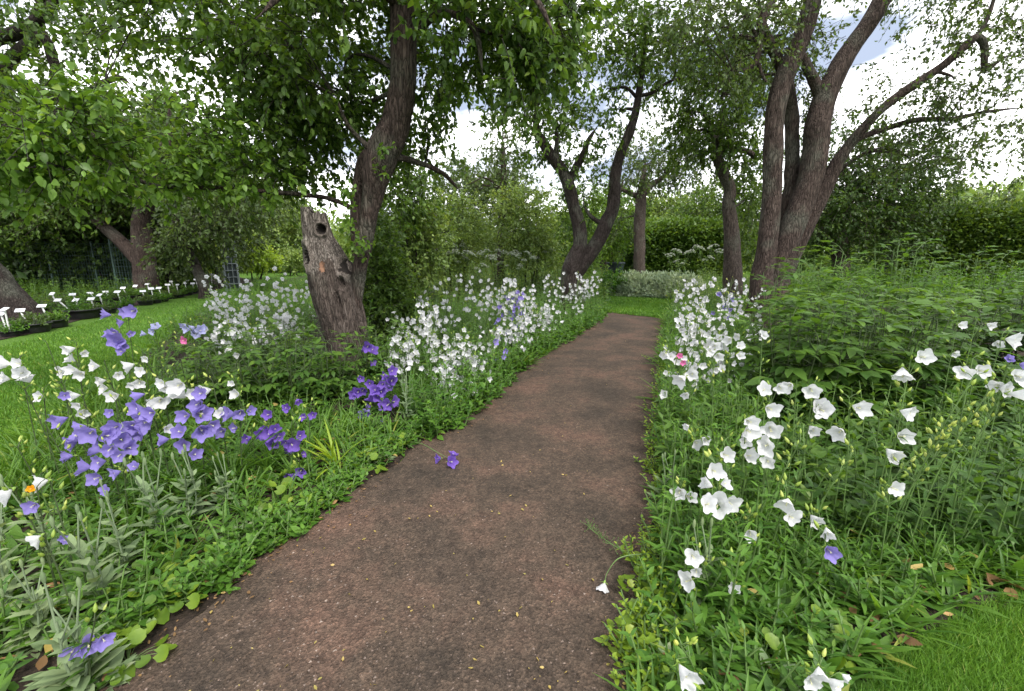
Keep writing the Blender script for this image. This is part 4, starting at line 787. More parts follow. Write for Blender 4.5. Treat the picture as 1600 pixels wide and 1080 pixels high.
# ------------------------------------------------------------------ countable plants of the beds
def copies(proto, spots, group):
    """spots: (x, y, rotz, scale, label); the first takes the prototype itself"""
    for i, (x, y, rz, s, lab) in enumerate(spots):
        o = proto if i == 0 else dup(proto); o.location = (x, y, 0); o.rotation_euler = (0, 0, rz); o.scale = (s, s, s); tag(o, lab, None, group)
def perennial(name, h, nsh, L, per=6, spread=.20, mat='leaf_peony', stem='stem_red', cat='perennial', tuftop=True):
    t = thing(name, 'x', cat); T5 = leaf(3, .46, .18, .28, .42, .9)
    for k in range(nsh):
        az = k * 6.283 / nsh + rng.normal(0, .3); rr = spread * rng.uniform(.25, 1); hh = h * rng.uniform(.8, 1.08); b = np.array((math.cos(az) * rr * .3, math.sin(az) * rr * .3, -.01)); e = np.array((math.cos(az) * rr * 1.3, math.sin(az) * rr * 1.3, hh)); q = catmull([b, (b + e) / 2 + np.array((math.cos(az), math.sin(az), 0)) * .02, e], 9)
        mb = MB(); mb.add(*tube(q, np.linspace(.006, .003, 9), 5), 1)
        for j in range(per):
            f = .12 + .88 * j / (per - 1); p = q[int(f * 8)]; a2 = az + j * 2.4 + rng.normal(0, .4); el = rng.uniform(-.05, .35) + (f > .9) * .4; d = np.array((math.cos(a2) * math.cos(el), math.sin(a2) * math.cos(el), math.sin(el))); Lp = L * rng.uniform(1.2, 2.0) * (1.15 - .4 * f); e2 = p + d * Lp
            V, Fc = sticks(p[None], e2[None], .002, .0014, .02, 4, 4); mb.add(V, Fc, 1)
            side = unit(np.cross(d, (0, 0, 1))); dirs = []; pos = []; sz = []
            for (fr, ang, s) in ((1.0, 0, 1.15), (.98, .75, .95), (.98, -.75, .95), (.6, 1.0, .85), (.6, -1.0, .85)):
                dd = d * math.cos(ang) + side * math.sin(ang); dirs.append(dd + np.array((0, 0, rng.normal(-.1, .12)))); pos.append(p + (e2 - p) * fr); sz.append(L * s * rng.uniform(.85, 1.15) * (1.1 - .35 * f))
            V, Fc = inst(T5, frames(np.array(dirs), roll=rng.normal(0, .22, 5)), np.array(pos), np.array(sz)); mb.add(V, Fc, 0)
        mb.build('shoot', [M[mat], M[stem]], t)
    return t
def at(px, py): g = G(px, py); return g[0], g[1]
pp = perennial('leafy_perennial', .72, 12, .135, 10, .30, stem='stem_dark')
sp = [(1232, 652, 'dark leafy perennial directly above the tallest white bellflower spire near the path'), (1300, 655, 'dark broad leaved perennial behind the single bellflower with curved neck'), (1375, 645, 'dark broad leaved perennial behind the highest open white bellflower'), (1448, 632, 'broad leaved perennial right of the highest open white bellflower'), (1225, 598, 'leafy perennial nearest the far white drift of the right bed'), (1300, 590, 'leafy perennial in the middle of the right clump before the big stems'), (1390, 580, 'leafy perennial in front of the round crowned tree'), (1490, 575, 'leafy perennial below the left end of the clipped right hedge'), (1590, 585, 'leafy perennial at the right picture edge above the large white cluster'), (1680, 610, 'leafy perennial running out of the right picture edge')]
copies(pp, [(*at(a, b), rng.uniform(0, 6), rng.uniform(.9, 1.12), l) for a, b, l in sp], 'dark broad leaved perennials in the right bed')
pp = perennial('tall_perennial', .92, 10, .12, 10, .28, 'leaf_peony', 'stem')
sp = [(1215, 560, 'tall light green perennial at the foot of the multi stemmed tree'), (1262, 548, 'tall light perennial with high tip in front of the multi stemmed tree'), (1330, 540, 'tall light perennial below the short brown trunk'), (1392, 545, 'tall light perennial with the brightest spreading top leaves'), (1450, 535, 'tall light perennial under the near end of the right hedge'), (1520, 530, 'tall light perennial before the middle of the right hedge'), (1600, 540, 'tall light perennial at the right edge under the hedge'), (1690, 545, 'tall light perennial partly out of the right picture edge')]
copies(pp, [(*at(a, b), rng.uniform(0, 6), (.95, 1.12, .88, 1.2, .95, 1.08, .9, 1.05)[i], l) for i, (a, b, l) in enumerate(sp)], 'tall light green perennials in the right bed')
pp = perennial('leafy_perennial', .40, 12, .085, 7, .24, stem='stem_dark')
sp = [(310, 640, 'low dark leafy plant behind the violet bells, leftmost of the group before the snag'), (385, 632, 'low dark leafy plant in the middle before the snag'), (455, 628, 'low dark leafy plant just left of the snag base'), (520, 618, 'low dark leafy plant against the front of the snag base'), (395, 585, 'leafy plant behind the others left of the snag'), (460, 580, 'leafy plant beside the left flank of the snag'), (590, 590, 'low leafy plant against the right side of the snag base')]
copies(pp, [(*at(a, b), rng.uniform(0, 6), rng.uniform(.9, 1.15), l) for a, b, l in sp], 'dark leafy plants around the snag')

# silver felted plants
def silver_plant(nst, h, nro=14):
    t = thing('silver_campion', 'x', 'silver plant'); T_s = leaf(4, .38, .25, .22, .45, .8)
    mb = MB(); az = rng.uniform(0, 6.28, nro); el = rng.uniform(.15, 1.0, nro); d = np.stack([np.cos(az) * np.cos(el), np.sin(az) * np.cos(el), np.sin(el)], 1); V, Fc = inst(T_s, frames(d, roll=rng.normal(0, .2, nro)), rng.normal(0, .012, (nro, 3)) * np.array((1, 1, 0)), rng.uniform(.05, .10, nro)); mb.add(V, Fc); mb.build('rosette', [M['leaf_silver']], t)
    for k in range(nst):
        e = np.array((rng.normal(0, .035), rng.normal(0, .035), h * rng.uniform(.75, 1.1))); q = catmull([np.zeros(3), e * .5 + rng.normal(0, .01, 3), e], 10); mb = MB(); mb.add(*tube(q, np.linspace(.0036, .0022, 10), 6), 1)
        n = 7; f = np.linspace(.12, .95, n); pos = np.repeat(q[(f * 9).astype(int)], 2, 0); a = np.repeat(np.arange(n) * 1.57 + rng.uniform(0, 3), 2) + np.tile((0, np.pi), n); el = rng.uniform(.3, .9, 2 * n); d = np.stack([np.cos(a) * np.cos(el), np.sin(a) * np.cos(el), np.sin(el)], 1); V, Fc = inst(T_s, frames(d), pos, np.repeat(np.linspace(.095, .045, n), 2) * rng.uniform(.8, 1.2, 2 * n)); mb.add(V, Fc, 0)
        for s in (-1, 1):
            tip = e + np.array((s * rng.uniform(.02, .05), rng.normal(0, .02), rng.uniform(.04, .10))); mb.add(*sticks(q[7][None], tip[None], .0026, .002, .004, 4, 5), 1); b = np.array([(0, 0, 0)]); mb.add(*tube([tip - (0, 0, .004), tip + (0, 0, .006), tip + (0, 0, .018), tip + (0, 0, .026)], [.003, .0048, .0045, .001], 7), 0)
        mb.build('flower_stalk', [M['leaf_silver'], M['stem_silver']], t)
    return t
protos = [silver_plant(2, .30, 26), silver_plant(2, .24, 24), silver_plant(0, .1, 26)]
ss = [[(160, 960, 'silver felted plant left of the yellow leaf, below the violet bells'), (95, 900, 'silver felted plant under the single white bell at the left'), (250, 850, 'tall silver plant in front of the arching narrow leaves'), (205, 900, 'silver plant with forked stalks between the round lime leaves and the white bell'), (640, 668, 'silver plant with pale stalks at the path edge right of the purple bells'), (20, 960, 'silver plant at the left picture edge beside a dark stem')],
      [(300, 820, 'silver stalk rising beside the arching grass leaves'), (55, 1010, 'short silver plant in the lower left corner region'), (130, 1075, 'silver plant at the lower left bottom edge'), (690, 640, 'small silver plant by the white cluster that touches the path'), (1088, 950, 'silver stalk with white bells beside the right path edge'), (1040, 800, 'small silver plant right at the right path edge'), (-30, 870, 'silver plant running out of the left picture edge'), (350, 800, 'silver plant behind the round lime leaves')],
      [(110, 1060, 'broad silver rosette at the bottom left beside the violet cluster'), (1062, 1010, 'silver rosette beside the lone white bell at the right path edge'), (372, 850, 'silver rosette near the path left of centre'), (588, 722, 'silver rosette at the bare path edge under the purple bells'), (1040, 1060, 'small silver rosette at the bottom by the right path edge'), (165, 1075, 'silver leaves spreading over the path at the bottom left'), (1200, 1075, 'silver leaved rosette near the bottom of the right bed')]]
for p_, s_ in zip(protos, ss): copies(p_, [(*at(a, b), rng.uniform(0, 6), rng.uniform(.85, 1.15), l) for a, b, l in s_], 'silver felted plants in the beds')

# round leaved low plants along the near path edge
def round_plant(n):
    t = thing('round_leaved_plant', 'x', 'low plant'); th = np.linspace(-2.75, 2.75, 15); rad = .5 * (1 + .06 * np.cos(th * 9)); ring = np.stack([np.sin(th) * rad, .36 + np.cos(th) * rad, .05 * np.cos(2 * th) + .10 + .03 * np.cos(9 * th)], 1); V0 = np.vstack([[(0, .06, 0), (0, .42, -.03)], ring]); F0 = np.array([(1, 2 + i, 3 + i, 3 + i) for i in range(14)] + [(1, 0, 2, 2), (1, 16, 0, 0)])[:, [0, 1, 2]]; F0 = F0[:, ::-1]
    mb = MB(); ms = MB(); az = rng.uniform(0, 6.28, n); r = rng.uniform(.01, .09, n); z = .06 - r * .35 + rng.normal(0, .014, n); p = np.stack([np.cos(az) * r, np.sin(az) * r, np.maximum(z, .018)], 1); el = rng.normal(-.12, .38, n); d = np.stack([np.cos(az) * np.cos(el), np.sin(az) * np.cos(el), np.sin(el)], 1); V, Fc = inst((V0, F0), frames(d, roll=rng.normal(0, .45, n)), p, rng.uniform(.022, .052, n)); mb.add(V, Fc); mb.build('leaves', M['leaf_round'], t); V, Fc = sticks(np.zeros((n, 3)), p, .0014, .001, .01, 4, 4); ms.add(V, Fc); ms.build('leaf_stalks', M['stem'], t); return t
rp = round_plant(17)
sp = [(212, 1000, 'lime round leaved plant lowest at the left path edge by the violet cluster'), (255, 955, 'second lime round leaved plant up the left path edge'), (300, 928, 'third lime round leaved plant up the left path edge, its leaves touching the bare soil'), (232, 925, 'lime round leaved plant under the yellow leaf'), (290, 885, 'lime round leaved plant in front of the silver stalk'), (335, 890, 'lime round leaved plant at the path edge by a silver rosette'), (430, 790, 'lime round leaved plant behind the middle bare patch of the left edge'), (470, 800, 'lime round leaved plant under the lowest purple bells'), (445, 755, 'lime round leaved plant between narrow leaves and purple bells'), (575, 735, 'small lime round leaved plant by the strap leaved tuft'), (610, 705, 'small lime plant at the path edge under the tall purple group'), (200, 1040, 'lime round leaved plant at the very edge near the bottom left'), (1015, 1000, 'yellow green round leaved plant creeping on the right path edge'), (1012, 930, 'yellow green creeping plant beside the fallen seed stalk'), (1190, 1040, 'round leaved plant near the bottom of the right bed'), (1290, 1010, 'round leaved plant near the lawn corner')]
copies(rp, [(*at(a, b), rng.uniform(0, 6), rng.uniform(.8, 1.2), l) for a, b, l in sp], 'low round leaved plants along the path')
# strap leaved tufts
def strap(n, L0, L1, w, mat):
    t = thing('strap_leaved_tuft', 'x', 'grassy tuft'); T_st = leaf(6, .14, .3, .45, .35, .7); V, Fc = tuft(np.zeros((1, 3)), n, L0, L1, w, T_st, 1.0); mb = MB(); mb.add(V, Fc); mb.build('leaves', M[mat], t); return t
copies(strap(22, .16, .30, .017, 'leaf_lime'), [(*at(527, 735), 0, 1.0, 'yellow green strap leaved tuft between the two purple bell groups')], 'strap leaved tufts')
copies(strap(34, .20, .40, .016, 'leaf_lance'), [(*at(360, 760), 0, 1.0, 'large arching grassy tuft under the violet bells right of centre'), (*at(285, 780), 2, .95, 'large arching grassy tuft in front of the violet cluster'), (*at(420, 742), 1, .8, 'arching grassy tuft left of the small purple bells'), (*at(640, 640), 3, .9, 'arching grassy tuft at the foot of the tall purple group'), (*at(1330, 910), 4, .5, 'arching narrow leaved tuft near the lawn edge of the right bed'), (*at(1230, 900), 5, .6, 'arching narrow leaved tuft under the single violet bell'), (*at(1450, 900), 2, .5, 'arching narrow leaved tuft beside the brown dead leaf')], 'arching grassy tufts in the beds')
# tall umbel plants
def umbel_plant(h, nst):
    t = thing('umbel_plant', 'x', 'umbel plant')
    for k in range(nst):
        e = np.array((rng.normal(0, .16), rng.normal(0, .16), h * rng.uniform(.75, 1.05))); S, Lf = shoots(np.zeros((1, 3)), h * .7, .05, 0, 14, .13, T_broad); q = catmull([np.zeros(3), e * .5, e], 8); mb = MB(); mb.add(*tube(q, np.linspace(.007, .003, 8), 5), 1); n = 60; f = rng.uniform(.15, .85, n); p = q[(f * 7).astype(int)] + rng.normal(0, .05, (n, 3)); d = rng.normal(0, 1, (n, 3)) * np.array((1, 1, .4)); V, Fc = inst(T_broad, frames(d), p, rng.uniform(.06, .12, n)); mb.add(V, Fc, 0); mb.build('stem', [M['leaf_feather'], M['stem']], t)
        for j in range(3):
            c = e + np.array((rng.normal(0, .09), rng.normal(0, .09), rng.uniform(-.12, .06))); m = 26; tx, ty = rng.normal(0, .45, 2); a = rng.uniform(0, 6.28, m); r = .085 * np.sqrt(rng.random(m)); p = c + np.stack([np.cos(a) * r, np.sin(a) * r, .03 - r * r * 6 + r * (np.cos(a) * tx + np.sin(a) * ty)], 1); mb = MB(); b0 = c - np.array((0, 0, .06)); V, Fc = sticks(np.repeat(b0[None], m, 0), p, .0012, .001, 0., 2, 3); mb.add(V, Fc, 1); mb.add(*sticks(q[5][None], b0[None], .003, .002, .01, 4, 4), 1)
            p5 = np.repeat(p, 6, 0) + rng.normal(0, .008, (m * 6, 3)) * np.array((1, 1, .5)); d = rng.normal(0, .6, (m * 6, 3)) + np.array((0, 0, .2)); V, Fc = inst(T_l, frames(d), p5, rng.uniform(.011, .02, m * 6)); mb.add(V, Fc, 0); mb.build('umbel', [M['cream'], M['stem']], t)
    return t
up = umbel_plant(1.25, 4)
sp = [(690, 478, 'tall white umbel plant leftmost behind the bellflower drift'), (722, 470, 'tall white umbel plant below the pale yellowish shrub'), (752, 476, 'tall white umbel plant left of the thin brown trunk'), (786, 466, 'tall white umbel plant in line with the thin brown trunk'), (812, 470, 'tall white umbel plant right of the thin brown trunk'), (836, 462, 'tall white umbel plant nearest the vee shaped tree'), (655, 470, 'white umbel plant right of the dark bush by the snag'), (1058, 455, 'white umbel plant behind the silver mounds, left of two'), (1102, 453, 'white umbel plant beside the crooked trunk, right of two')]
copies(up, [(*at(a, b), rng.uniform(0, 6), rng.uniform(.85, 1.1), l) for a, b, l in sp], 'tall white umbel plants')

# ------------------------------------------------------------------ bellflowers
def bell(seg, rings, open_, seed):
    """a five lobed bell, mouth along +Z, about 1 across, stalk end at the origin"""
    r0 = np.random.default_rng(seed); a = np.linspace(0, 2 * np.pi, seg, endpoint=False); V = [(0, 0, 0)]; per = r0.normal(0, .09, 5)
    for j in range(1, rings + 1):
        t = j / rings; lobe = .5 + .5 * np.cos(5 * a); pw = 1.15 - open_ * .25; r = .5 * (.34 * math.sin(min(1, t * 2.2) * math.pi / 2) + .66 * t ** (1.9 - open_ * .4)); z = (.72 - open_ * .22) * t ** .8
        ext = max(0, t - .45) / .55; k = 1 + ext * (.30 * lobe ** .9 - .15); idx = ((a / (2 * np.pi) * 5 + .5).astype(int)) % 5; rr = r * k * (1 + ext * per[idx]); zz = z + ext ** 2 * (.15 * lobe ** .8 - .06) * (1 - open_ * .8) - ext ** 3 * .06 * open_ * lobe + ext * r0.normal(0, .012, seg) + ext * .035 * np.sin(10 * a + 1)
        V += list(zip(rr * np.cos(a), rr * np.sin(a), zz))
    Fq = []; Ft = []
    for i in range(seg): Ft.append((0, 1 + (i + 1) % seg, 1 + i))
    for j in range(rings - 1):
        for i in range(seg): k = (i + 1) % seg; b = 1 + j * seg; Fq.append((b + i, b + k, b + seg + k, b + seg + i))
    return np.array(V, float), np.array(Fq), np.array(Ft)
BELLS = [bell(30, 7, o, i) for i, o in enumerate((.0, .5, .9, .3, .7, .15, 1.0, .6, .4, .8))]; BLOW = [bell(10, 3, o, i) for i, o in enumerate((.2, .6, .9))]
def axis_mat(axis, roll=0.0):
    z = unit(np.asarray(axis, float)); x = unit(np.cross((.21, .37, .9), z)); y = np.cross(z, x); c, s = math.cos(roll), math.sin(roll); return np.stack([x * c + y * s, y * c - x * s, z], 1)
PETALS = {}
def flower_meshes(col):
    if col not in PETALS:
        out = []
        for V, Fq, Ft in BELLS:
            mb = MB(); mb.add(V, Fq); mb.F.append(Ft); mb.M.append(np.zeros(len(Ft), np.int32)); m1 = mb.mesh('flower', M[col])
            mb = MB(); q = np.array([(0, 0, .05), (0, 0, .3), (.01, .01, .46)]); mb.add(*tube(q, (.035, .03, .03), 6)); a = np.arange(3) * 2.09; mb.add(*sticks(np.repeat(q[-1:], 3, 0), q[-1] + np.stack([np.cos(a) * .07, np.sin(a) * .07, .03 + a * 0], 1), .022, .012, .01, 3, 4)); m2 = mb.mesh('style', M['style'])
            mb = MB(); a = np.arange(5) * 1.2566 + .6283; d = np.stack([np.cos(a), np.sin(a), .75 + a * 0], 1); V2, F2 = inst(T_lance, frames(d), np.stack([np.cos(a) * .05, np.sin(a) * .05, -.02 + a * 0], 1), np.stack([np.full(5, .55), np.full(5, .34), np.full(5, .3)], 1)); mb.add(V2, F2); mb.add(*tube([(0, 0, -.12), (0, 0, -.06), (0, 0, .03)], (.02, .07, .085), 8)); m3 = mb.mesh('calyx', M['calyx']); out.append((m1, m2, m3))
        PETALS[col] = out
    return PETALS[col]
NB = [0]
def bellflower(label, group, base, flowers, col, name='bellflower', parts=True, buds=5, leaves=12, top=None, lean=None, dark=False):
    """base: ground point; flowers: list of (point, diameter, axis or None)"""
    NB[0] += 1; base = np.array((base[0], base[1], -.01)); t = thing(name, label, 'bellflower', base, group); fl = [(np.array(p) - base, d, ax) for p, d, ax in flowers]; hi = max(fl, key=lambda q: q[0][2])[0] if fl else np.array((0, 0, .3))
    cen = np.mean([p for p, _, _ in fl], 0) if fl else hi; top = (np.array(top) - base) if top is not None else np.array((cen[0] * .7 + hi[0] * .3, cen[1] * .7 + hi[1] * .3, hi[2] + rng.uniform(.005, .05))) + np.array((0, .02, 0))
    m = top * .5 + np.array((-top[0] * .12, -top[1] * .12, top[2] * .06)); q = catmull([np.zeros(3), m, top], 14); mb = MB(); r = .0026 if parts else .003; mb.add(*tube(q, np.linspace(r, r * .7, 14), 5 if parts else 4), 1)
    n = leaves; f = rng.uniform(.05, .72, n); a = rng.uniform(0, 6.28, n); el = rng.uniform(.1, .8, n); d = np.stack([np.cos(a) * np.cos(el), np.sin(a) * np.cos(el), np.sin(el)], 1); Ln = rng.uniform(.05, .10, n) * (1.1 - .7 * f); V, Fc = inst(T_lance, frames(d), q[(f * 13).astype(int)], np.stack([Ln * .9, Ln, Ln], 1)); mb.add(V, Fc, 0)
    if parts:
        nb_ = 9; a = rng.uniform(0, 6.28, nb_); el = rng.uniform(.25, 1.0, nb_); d = np.stack([np.cos(a) * np.cos(el), np.sin(a) * np.cos(el), np.sin(el)], 1); Ln = rng.uniform(.08, .16, nb_); V, Fc = inst(T_lance, frames(d), np.zeros((nb_, 3)), Ln); mb.add(V, Fc, 0)
    for k in range(buds):
        i = rng.integers(8, 14); p = q[i]; a = rng.uniform(0, 6.28); e = p + np.array((math.cos(a) * .022, math.sin(a) * .022, .012 + .012 * rng.random())); mb.add(*sticks(p[None], e[None], .0013, .0011, .003, 3, 4), 1); dd = unit(e - p + np.array((0, 0, .012))); s = rng.uniform(.6, 1.1)
        mb.add(*tube([e, e + dd * .006 * s, e + dd * .014 * s, e + dd * .024 * s], [.002 * s, .0055 * s, .0048 * s, .0006], 6), 2)
    low = MB()
    for p, dia, ax in fl:
        j = int(np.argmin(np.linalg.norm(q[5:] - (p - np.array((0, 0, .02))), axis=1))) + 5; st = q[max(4, j - 1)]
        if ax is None:
            o = p - st; o[2] = 0; o = unit(o) if np.linalg.norm(o) > .008 else np.zeros(3); az = rng.uniform(0, 6.28); ax = unit(o * .6 + np.array((math.cos(az) * .55, math.sin(az) * .45 - .55, rng.normal(.05, .28))))
        ax = unit(np.asarray(ax, float)); s0 = p - ax * dia * .30; mid = (st + s0) / 2 + np.array((0, 0, .006)); hook = s0 - ax * dia * .15
        c = catmull([st, mid, hook, s0], 8); mb.add(*tube(c, np.full(8, .0013 if parts else .0016), 4), 1); roll = rng.uniform(0, 6.28)
        if parts:
            ms = flower_meshes(col)[rng.integers(len(BELLS))]; f_ = link('flower', ms[0], t); X = axis_mat(ax, roll); import mathutils
            f_.matrix_local = mathutils.Matrix.Translation(s0.tolist()) @ mathutils.Matrix(X.tolist()).to_4x4() @ mathutils.Matrix.Diagonal((dia * rng.uniform(.85, 1.1), dia * rng.uniform(.85, 1.1), dia * rng.uniform(.85, 1.3), 1)); link('style', ms[1], f_); link('calyx', ms[2], f_)
        else:
            V, Fq, Ft = BLOW[rng.integers(len(BLOW))]; W = (axis_mat(ax, roll) @ (V * dia).T).T + s0; nn = low.n; low.add(W, Fq); low.F.append(Ft + nn); low.M.append(np.zeros(len(Ft), np.int32))
    mb.build('stem', [M['leaf_lance'], M['stem_dark' if dark else 'stem'], M['bud']], t)
    if not parts and low.n: low.build('blossom', M[col], t)
    return t
WORD = ['no', 'one', 'two', 'three', 'four', 'five', 'six', 'seven', 'eight', 'nine', 'ten']
def hero(label, Y, px, col='white', group=None, off_=(0, .05), **k):
    pts = [(P(q[0], q[1], Y + rng.normal(0, .018)), q[2] * m_per_px(q[0], q[1], Y) * 1.06 / (1 + .35 * abs(q[0] - 800) / 800), None) for q in px]; c = np.mean([p for p, _, _ in pts], 0)
    return bellflower(label, group, (c[0] + off_[0], c[1] + off_[1]), pts, col, **k)
GW, GV, GL = 'white bellflowers at the near right', 'purple bellflowers at the left', 'white bellflowers at the near left'
RIGHT = [
 ('white bellflower spire of six stacked open flowers, tallest near the right path edge', 1.5, [(1202, 638, 32), (1204, 671, 34), (1198, 696, 32), (1200, 721, 27), (1194, 609, 24), (1219, 606, 22)]),
 ('white bellflower with four flowers just left of the tallest six flowered spire', 1.48, [(1170, 674, 30), (1170, 658, 28), (1165, 690, 24), (1167, 712, 27)]),
 ('white bellflower carrying the densest cluster of large flowers beside the path edge', 1.3, [(1116, 736, 30), (1108, 758, 28), (1131, 756, 22), (1120, 790, 44), (1139, 785, 32), (1105, 788, 30)]),
 ('white bellflower with one flower between the dense cluster and the four flowered stem', 1.46, [(1134, 711, 28)]),
 ('white bellflower with three big flowers stacked on a stem below the dark perennial', 1.6, [(1268, 610, 30), (1280, 635, 36), (1284, 641, 30)]),
 ('white bellflower with two flowers, one small and high, left of the three big stacked flowers', 1.58, [(1268, 669, 26), (1234, 602, 22)]),
 ('white bellflower with two flowers, the upper hanging from a curved neck', 1.5, [(1314, 673, 31), (1338, 636, 33)]),
 ('white bellflower holding the highest wide open flower and a sideways bell above it', 1.5, [(1410, 581, 37), (1442, 558, 28)]),
 ('white bellflower with three flowers one below another under the highest open one', 1.45, [(1414, 644, 33), (1410, 682, 37), (1390, 706, 31)]),
 ('white bellflower with a star shaped flower near the right edge, above the two paired blooms', 1.7, [(1580, 531, 34), (1560, 537, 18)]),
 ('white bellflower with two paired blooms side by side left of the right edge cluster', 1.5, [(1508, 582, 28), (1534, 580, 30)]),
 ('white bellflower with the large four flower cluster at the right picture edge', 1.4, [(1590, 588, 32), (1571, 608, 36), (1584, 616, 36), (1558, 602, 24)]),
 ('white bellflower with three small flowers near the path edge above the broad leaves', 1.8, [(1074, 666, 14), (1100, 686, 20), (1088, 692, 19)]),
 ('white bellflower with three flowers leaning out over the right path edge', 2.3, [(1068, 590, 24), (1082, 584, 20), (1072, 617, 14)]),
 ('white bellflower pair with small blooms close to the path beside the pink flower', 2.7, [(1038, 554, 14), (1048, 557, 13), (1057, 566, 11)]),
 ('white bellflower with two low flowers left of the dense cluster', 1.44, [(1062, 768, 25), (1076, 776, 21)]),
 ('white bellflower with two layered flowers right of the dense cluster', 1.3, [(1230, 785, 32), (1236, 808, 28)]),
 ('white bellflower with two nodding flowers above the single violet bell', 1.3, [(1270, 809, 26), (1292, 829, 25)]),
 ('white bellflower with one lightly striped low flower among narrow leaves', 1.25, [(1172, 833, 24)]),
 ('white bellflower with three crumpled flowers on a silver stalk near the right path edge', 1.15, [(1083, 870, 28), (1088, 892, 22), (1075, 908, 30)]),
 ('white bellflower with one small faded flower low in the narrow leaves', 1.15, [(1146, 916, 20)]),
 ('white bellflower with a single drooping bell among the broad leaves at the right', 1.3, [(1398, 764, 31)]),
 ('lone white bellflower lowest at the bottom by the right path edge', .86, [(1066, 1046, 40)]),
 ('white bellflower with four flowers cut by the bottom edge near the lawn corner', .84, [(1280, 1048, 28), (1266, 1062, 30), (1300, 1066, 32), (1318, 1056, 18)]),
 ('white bellflower with three blooms in a row left of the tall spires, mid bed', 2.1, [(1117, 540, 18), (1122, 555, 17), (1110, 548, 15)]),
 ('white bellflower with three blooms in the mid right bed near dark perennials', 2.1, [(1140, 530, 17), (1155, 541, 16), (1156, 556, 14)]),
 ('white bellflower with one small flower against the dark perennials', 2.2, [(1194, 524, 14)]),
]
for lab, Y, fl in RIGHT: hero(lab, Y, fl, 'white', GW, (rng.uniform(.0, .06) + (.05 if fl[0][0] < 1100 else 0), rng.uniform(.0, .08)), buds=6)
hero('single violet bellflower hanging low in the right bed', 1.25, [(1294, 859, 29)], 'violet', None, (.02, .04), buds=2)
hero('violet bellflower pair half hidden at the right edge beside white blooms', 1.65, [(1578, 561, 18), (1597, 570, 18)], 'violet', None, (.02, .05), buds=3)
for i, (a, b, c, d, lab) in enumerate([(1490, 700, 1545, 610, 'leaning to the right edge with many round green buds'), (1400, 800, 1500, 640, 'beside the three stacked flowers'), (1300, 860, 1335, 705, 'in the middle of the right bed'), (1430, 870, 1480, 690, 'thick with yellow green buds near the right edge'), (1110, 960, 1180, 800, 'behind the silver stalk'), (1210, 900, 1250, 690, 'below the tallest spire'), (1500, 850, 1560, 640, 'at the far right above the brown dead leaf'), (1350, 900, 1420, 720, 'right of the violet bell'), (1470, 760, 1520, 590, 'below the paired blooms')]):
    tp = P(c, d, 1.4); bellflower('flowerless bellflower stem ' + lab, 'budded bellflower stems in the right bed', (tp[0] * .93, tp[1] + .06), [], 'white', 'budded_bellflower', buds=13, top=tp)
LEFT_W = [
 ('white bellflower spire of several flowers highest behind the violet cluster', 2.4, [(112, 545, 24), (131, 552, 15), (113, 563, 20)]),
 ('white bellflower with wide blooms just below the highest left spire', 2.2, [(99, 580, 24), (118, 578, 22), (129, 583, 22)]),
 ('white bellflower with three blooms left of the middle of the white row', 2.25, [(150, 572, 22), (161, 595, 20), (184, 585, 17)]),
 ('white bellflower with two clustered blooms above the violet heads', 2.2, [(164, 607, 20), (181, 618, 26)]),
 ('white bellflower with long sideways bloom nearest the lawn', 2.3, [(204, 571, 26), (228, 560, 14)]),
 ('white bellflower with two blooms right of the long sideways one', 2.2, [(218, 580, 17), (218, 598, 20), (208, 600, 16)]),
 ('white bellflower with two low blooms by the leftmost violet bell', 2.0, [(120, 618, 22), (131, 643, 21), (122, 632, 16)]),
 ('white bellflower with a single bloom standing apart over the lawn', 2.0, [(63, 619, 19)]),
 ('white bellflower with large trumpet blooms above the violet heads on the right', 2.0, [(281, 601, 30), (284, 618, 32), (301, 615, 24)]),
 ('white bellflower with slanting bells left of the large trumpets', 2.0, [(250, 626, 26), (243, 632, 20), (252, 598, 20), (257, 606, 15)]),
 ('white bellflower with one bloom touching the right end of the violet heads', 1.95, [(324, 610, 26), (344, 646, 18)]),
 ('white bellflower with one pale bloom inside the violet cluster', 1.85, [(261, 669, 18), (196, 668, 20)]),
 ('white bellflower with two neat blooms before the dark leafy plants', 2.3, [(370, 616, 20), (362, 600, 11)]),
 ('white bellflower with the fullest cluster of blooms at the left picture edge', 2.1, [(11, 569, 30), (34, 583, 24), (43, 593, 26), (9, 592, 24), (29, 568, 22)]),
 ('white bellflower with a big bloom above the orange flower', 1.25, [(66, 753, 34)]),
 ('white bellflower with a huge bloom cut by the left picture edge', 1.15, [(8, 772, 44)]),
 ('white bellflower with a single nodding bell among silver leaves', 1.08, [(55, 843, 36)]),
]
for lab, Y, fl in LEFT_W: hero(lab, Y, fl, 'white', GL, (rng.uniform(-.03, .05), rng.uniform(0, .08)), buds=6, dark=True)
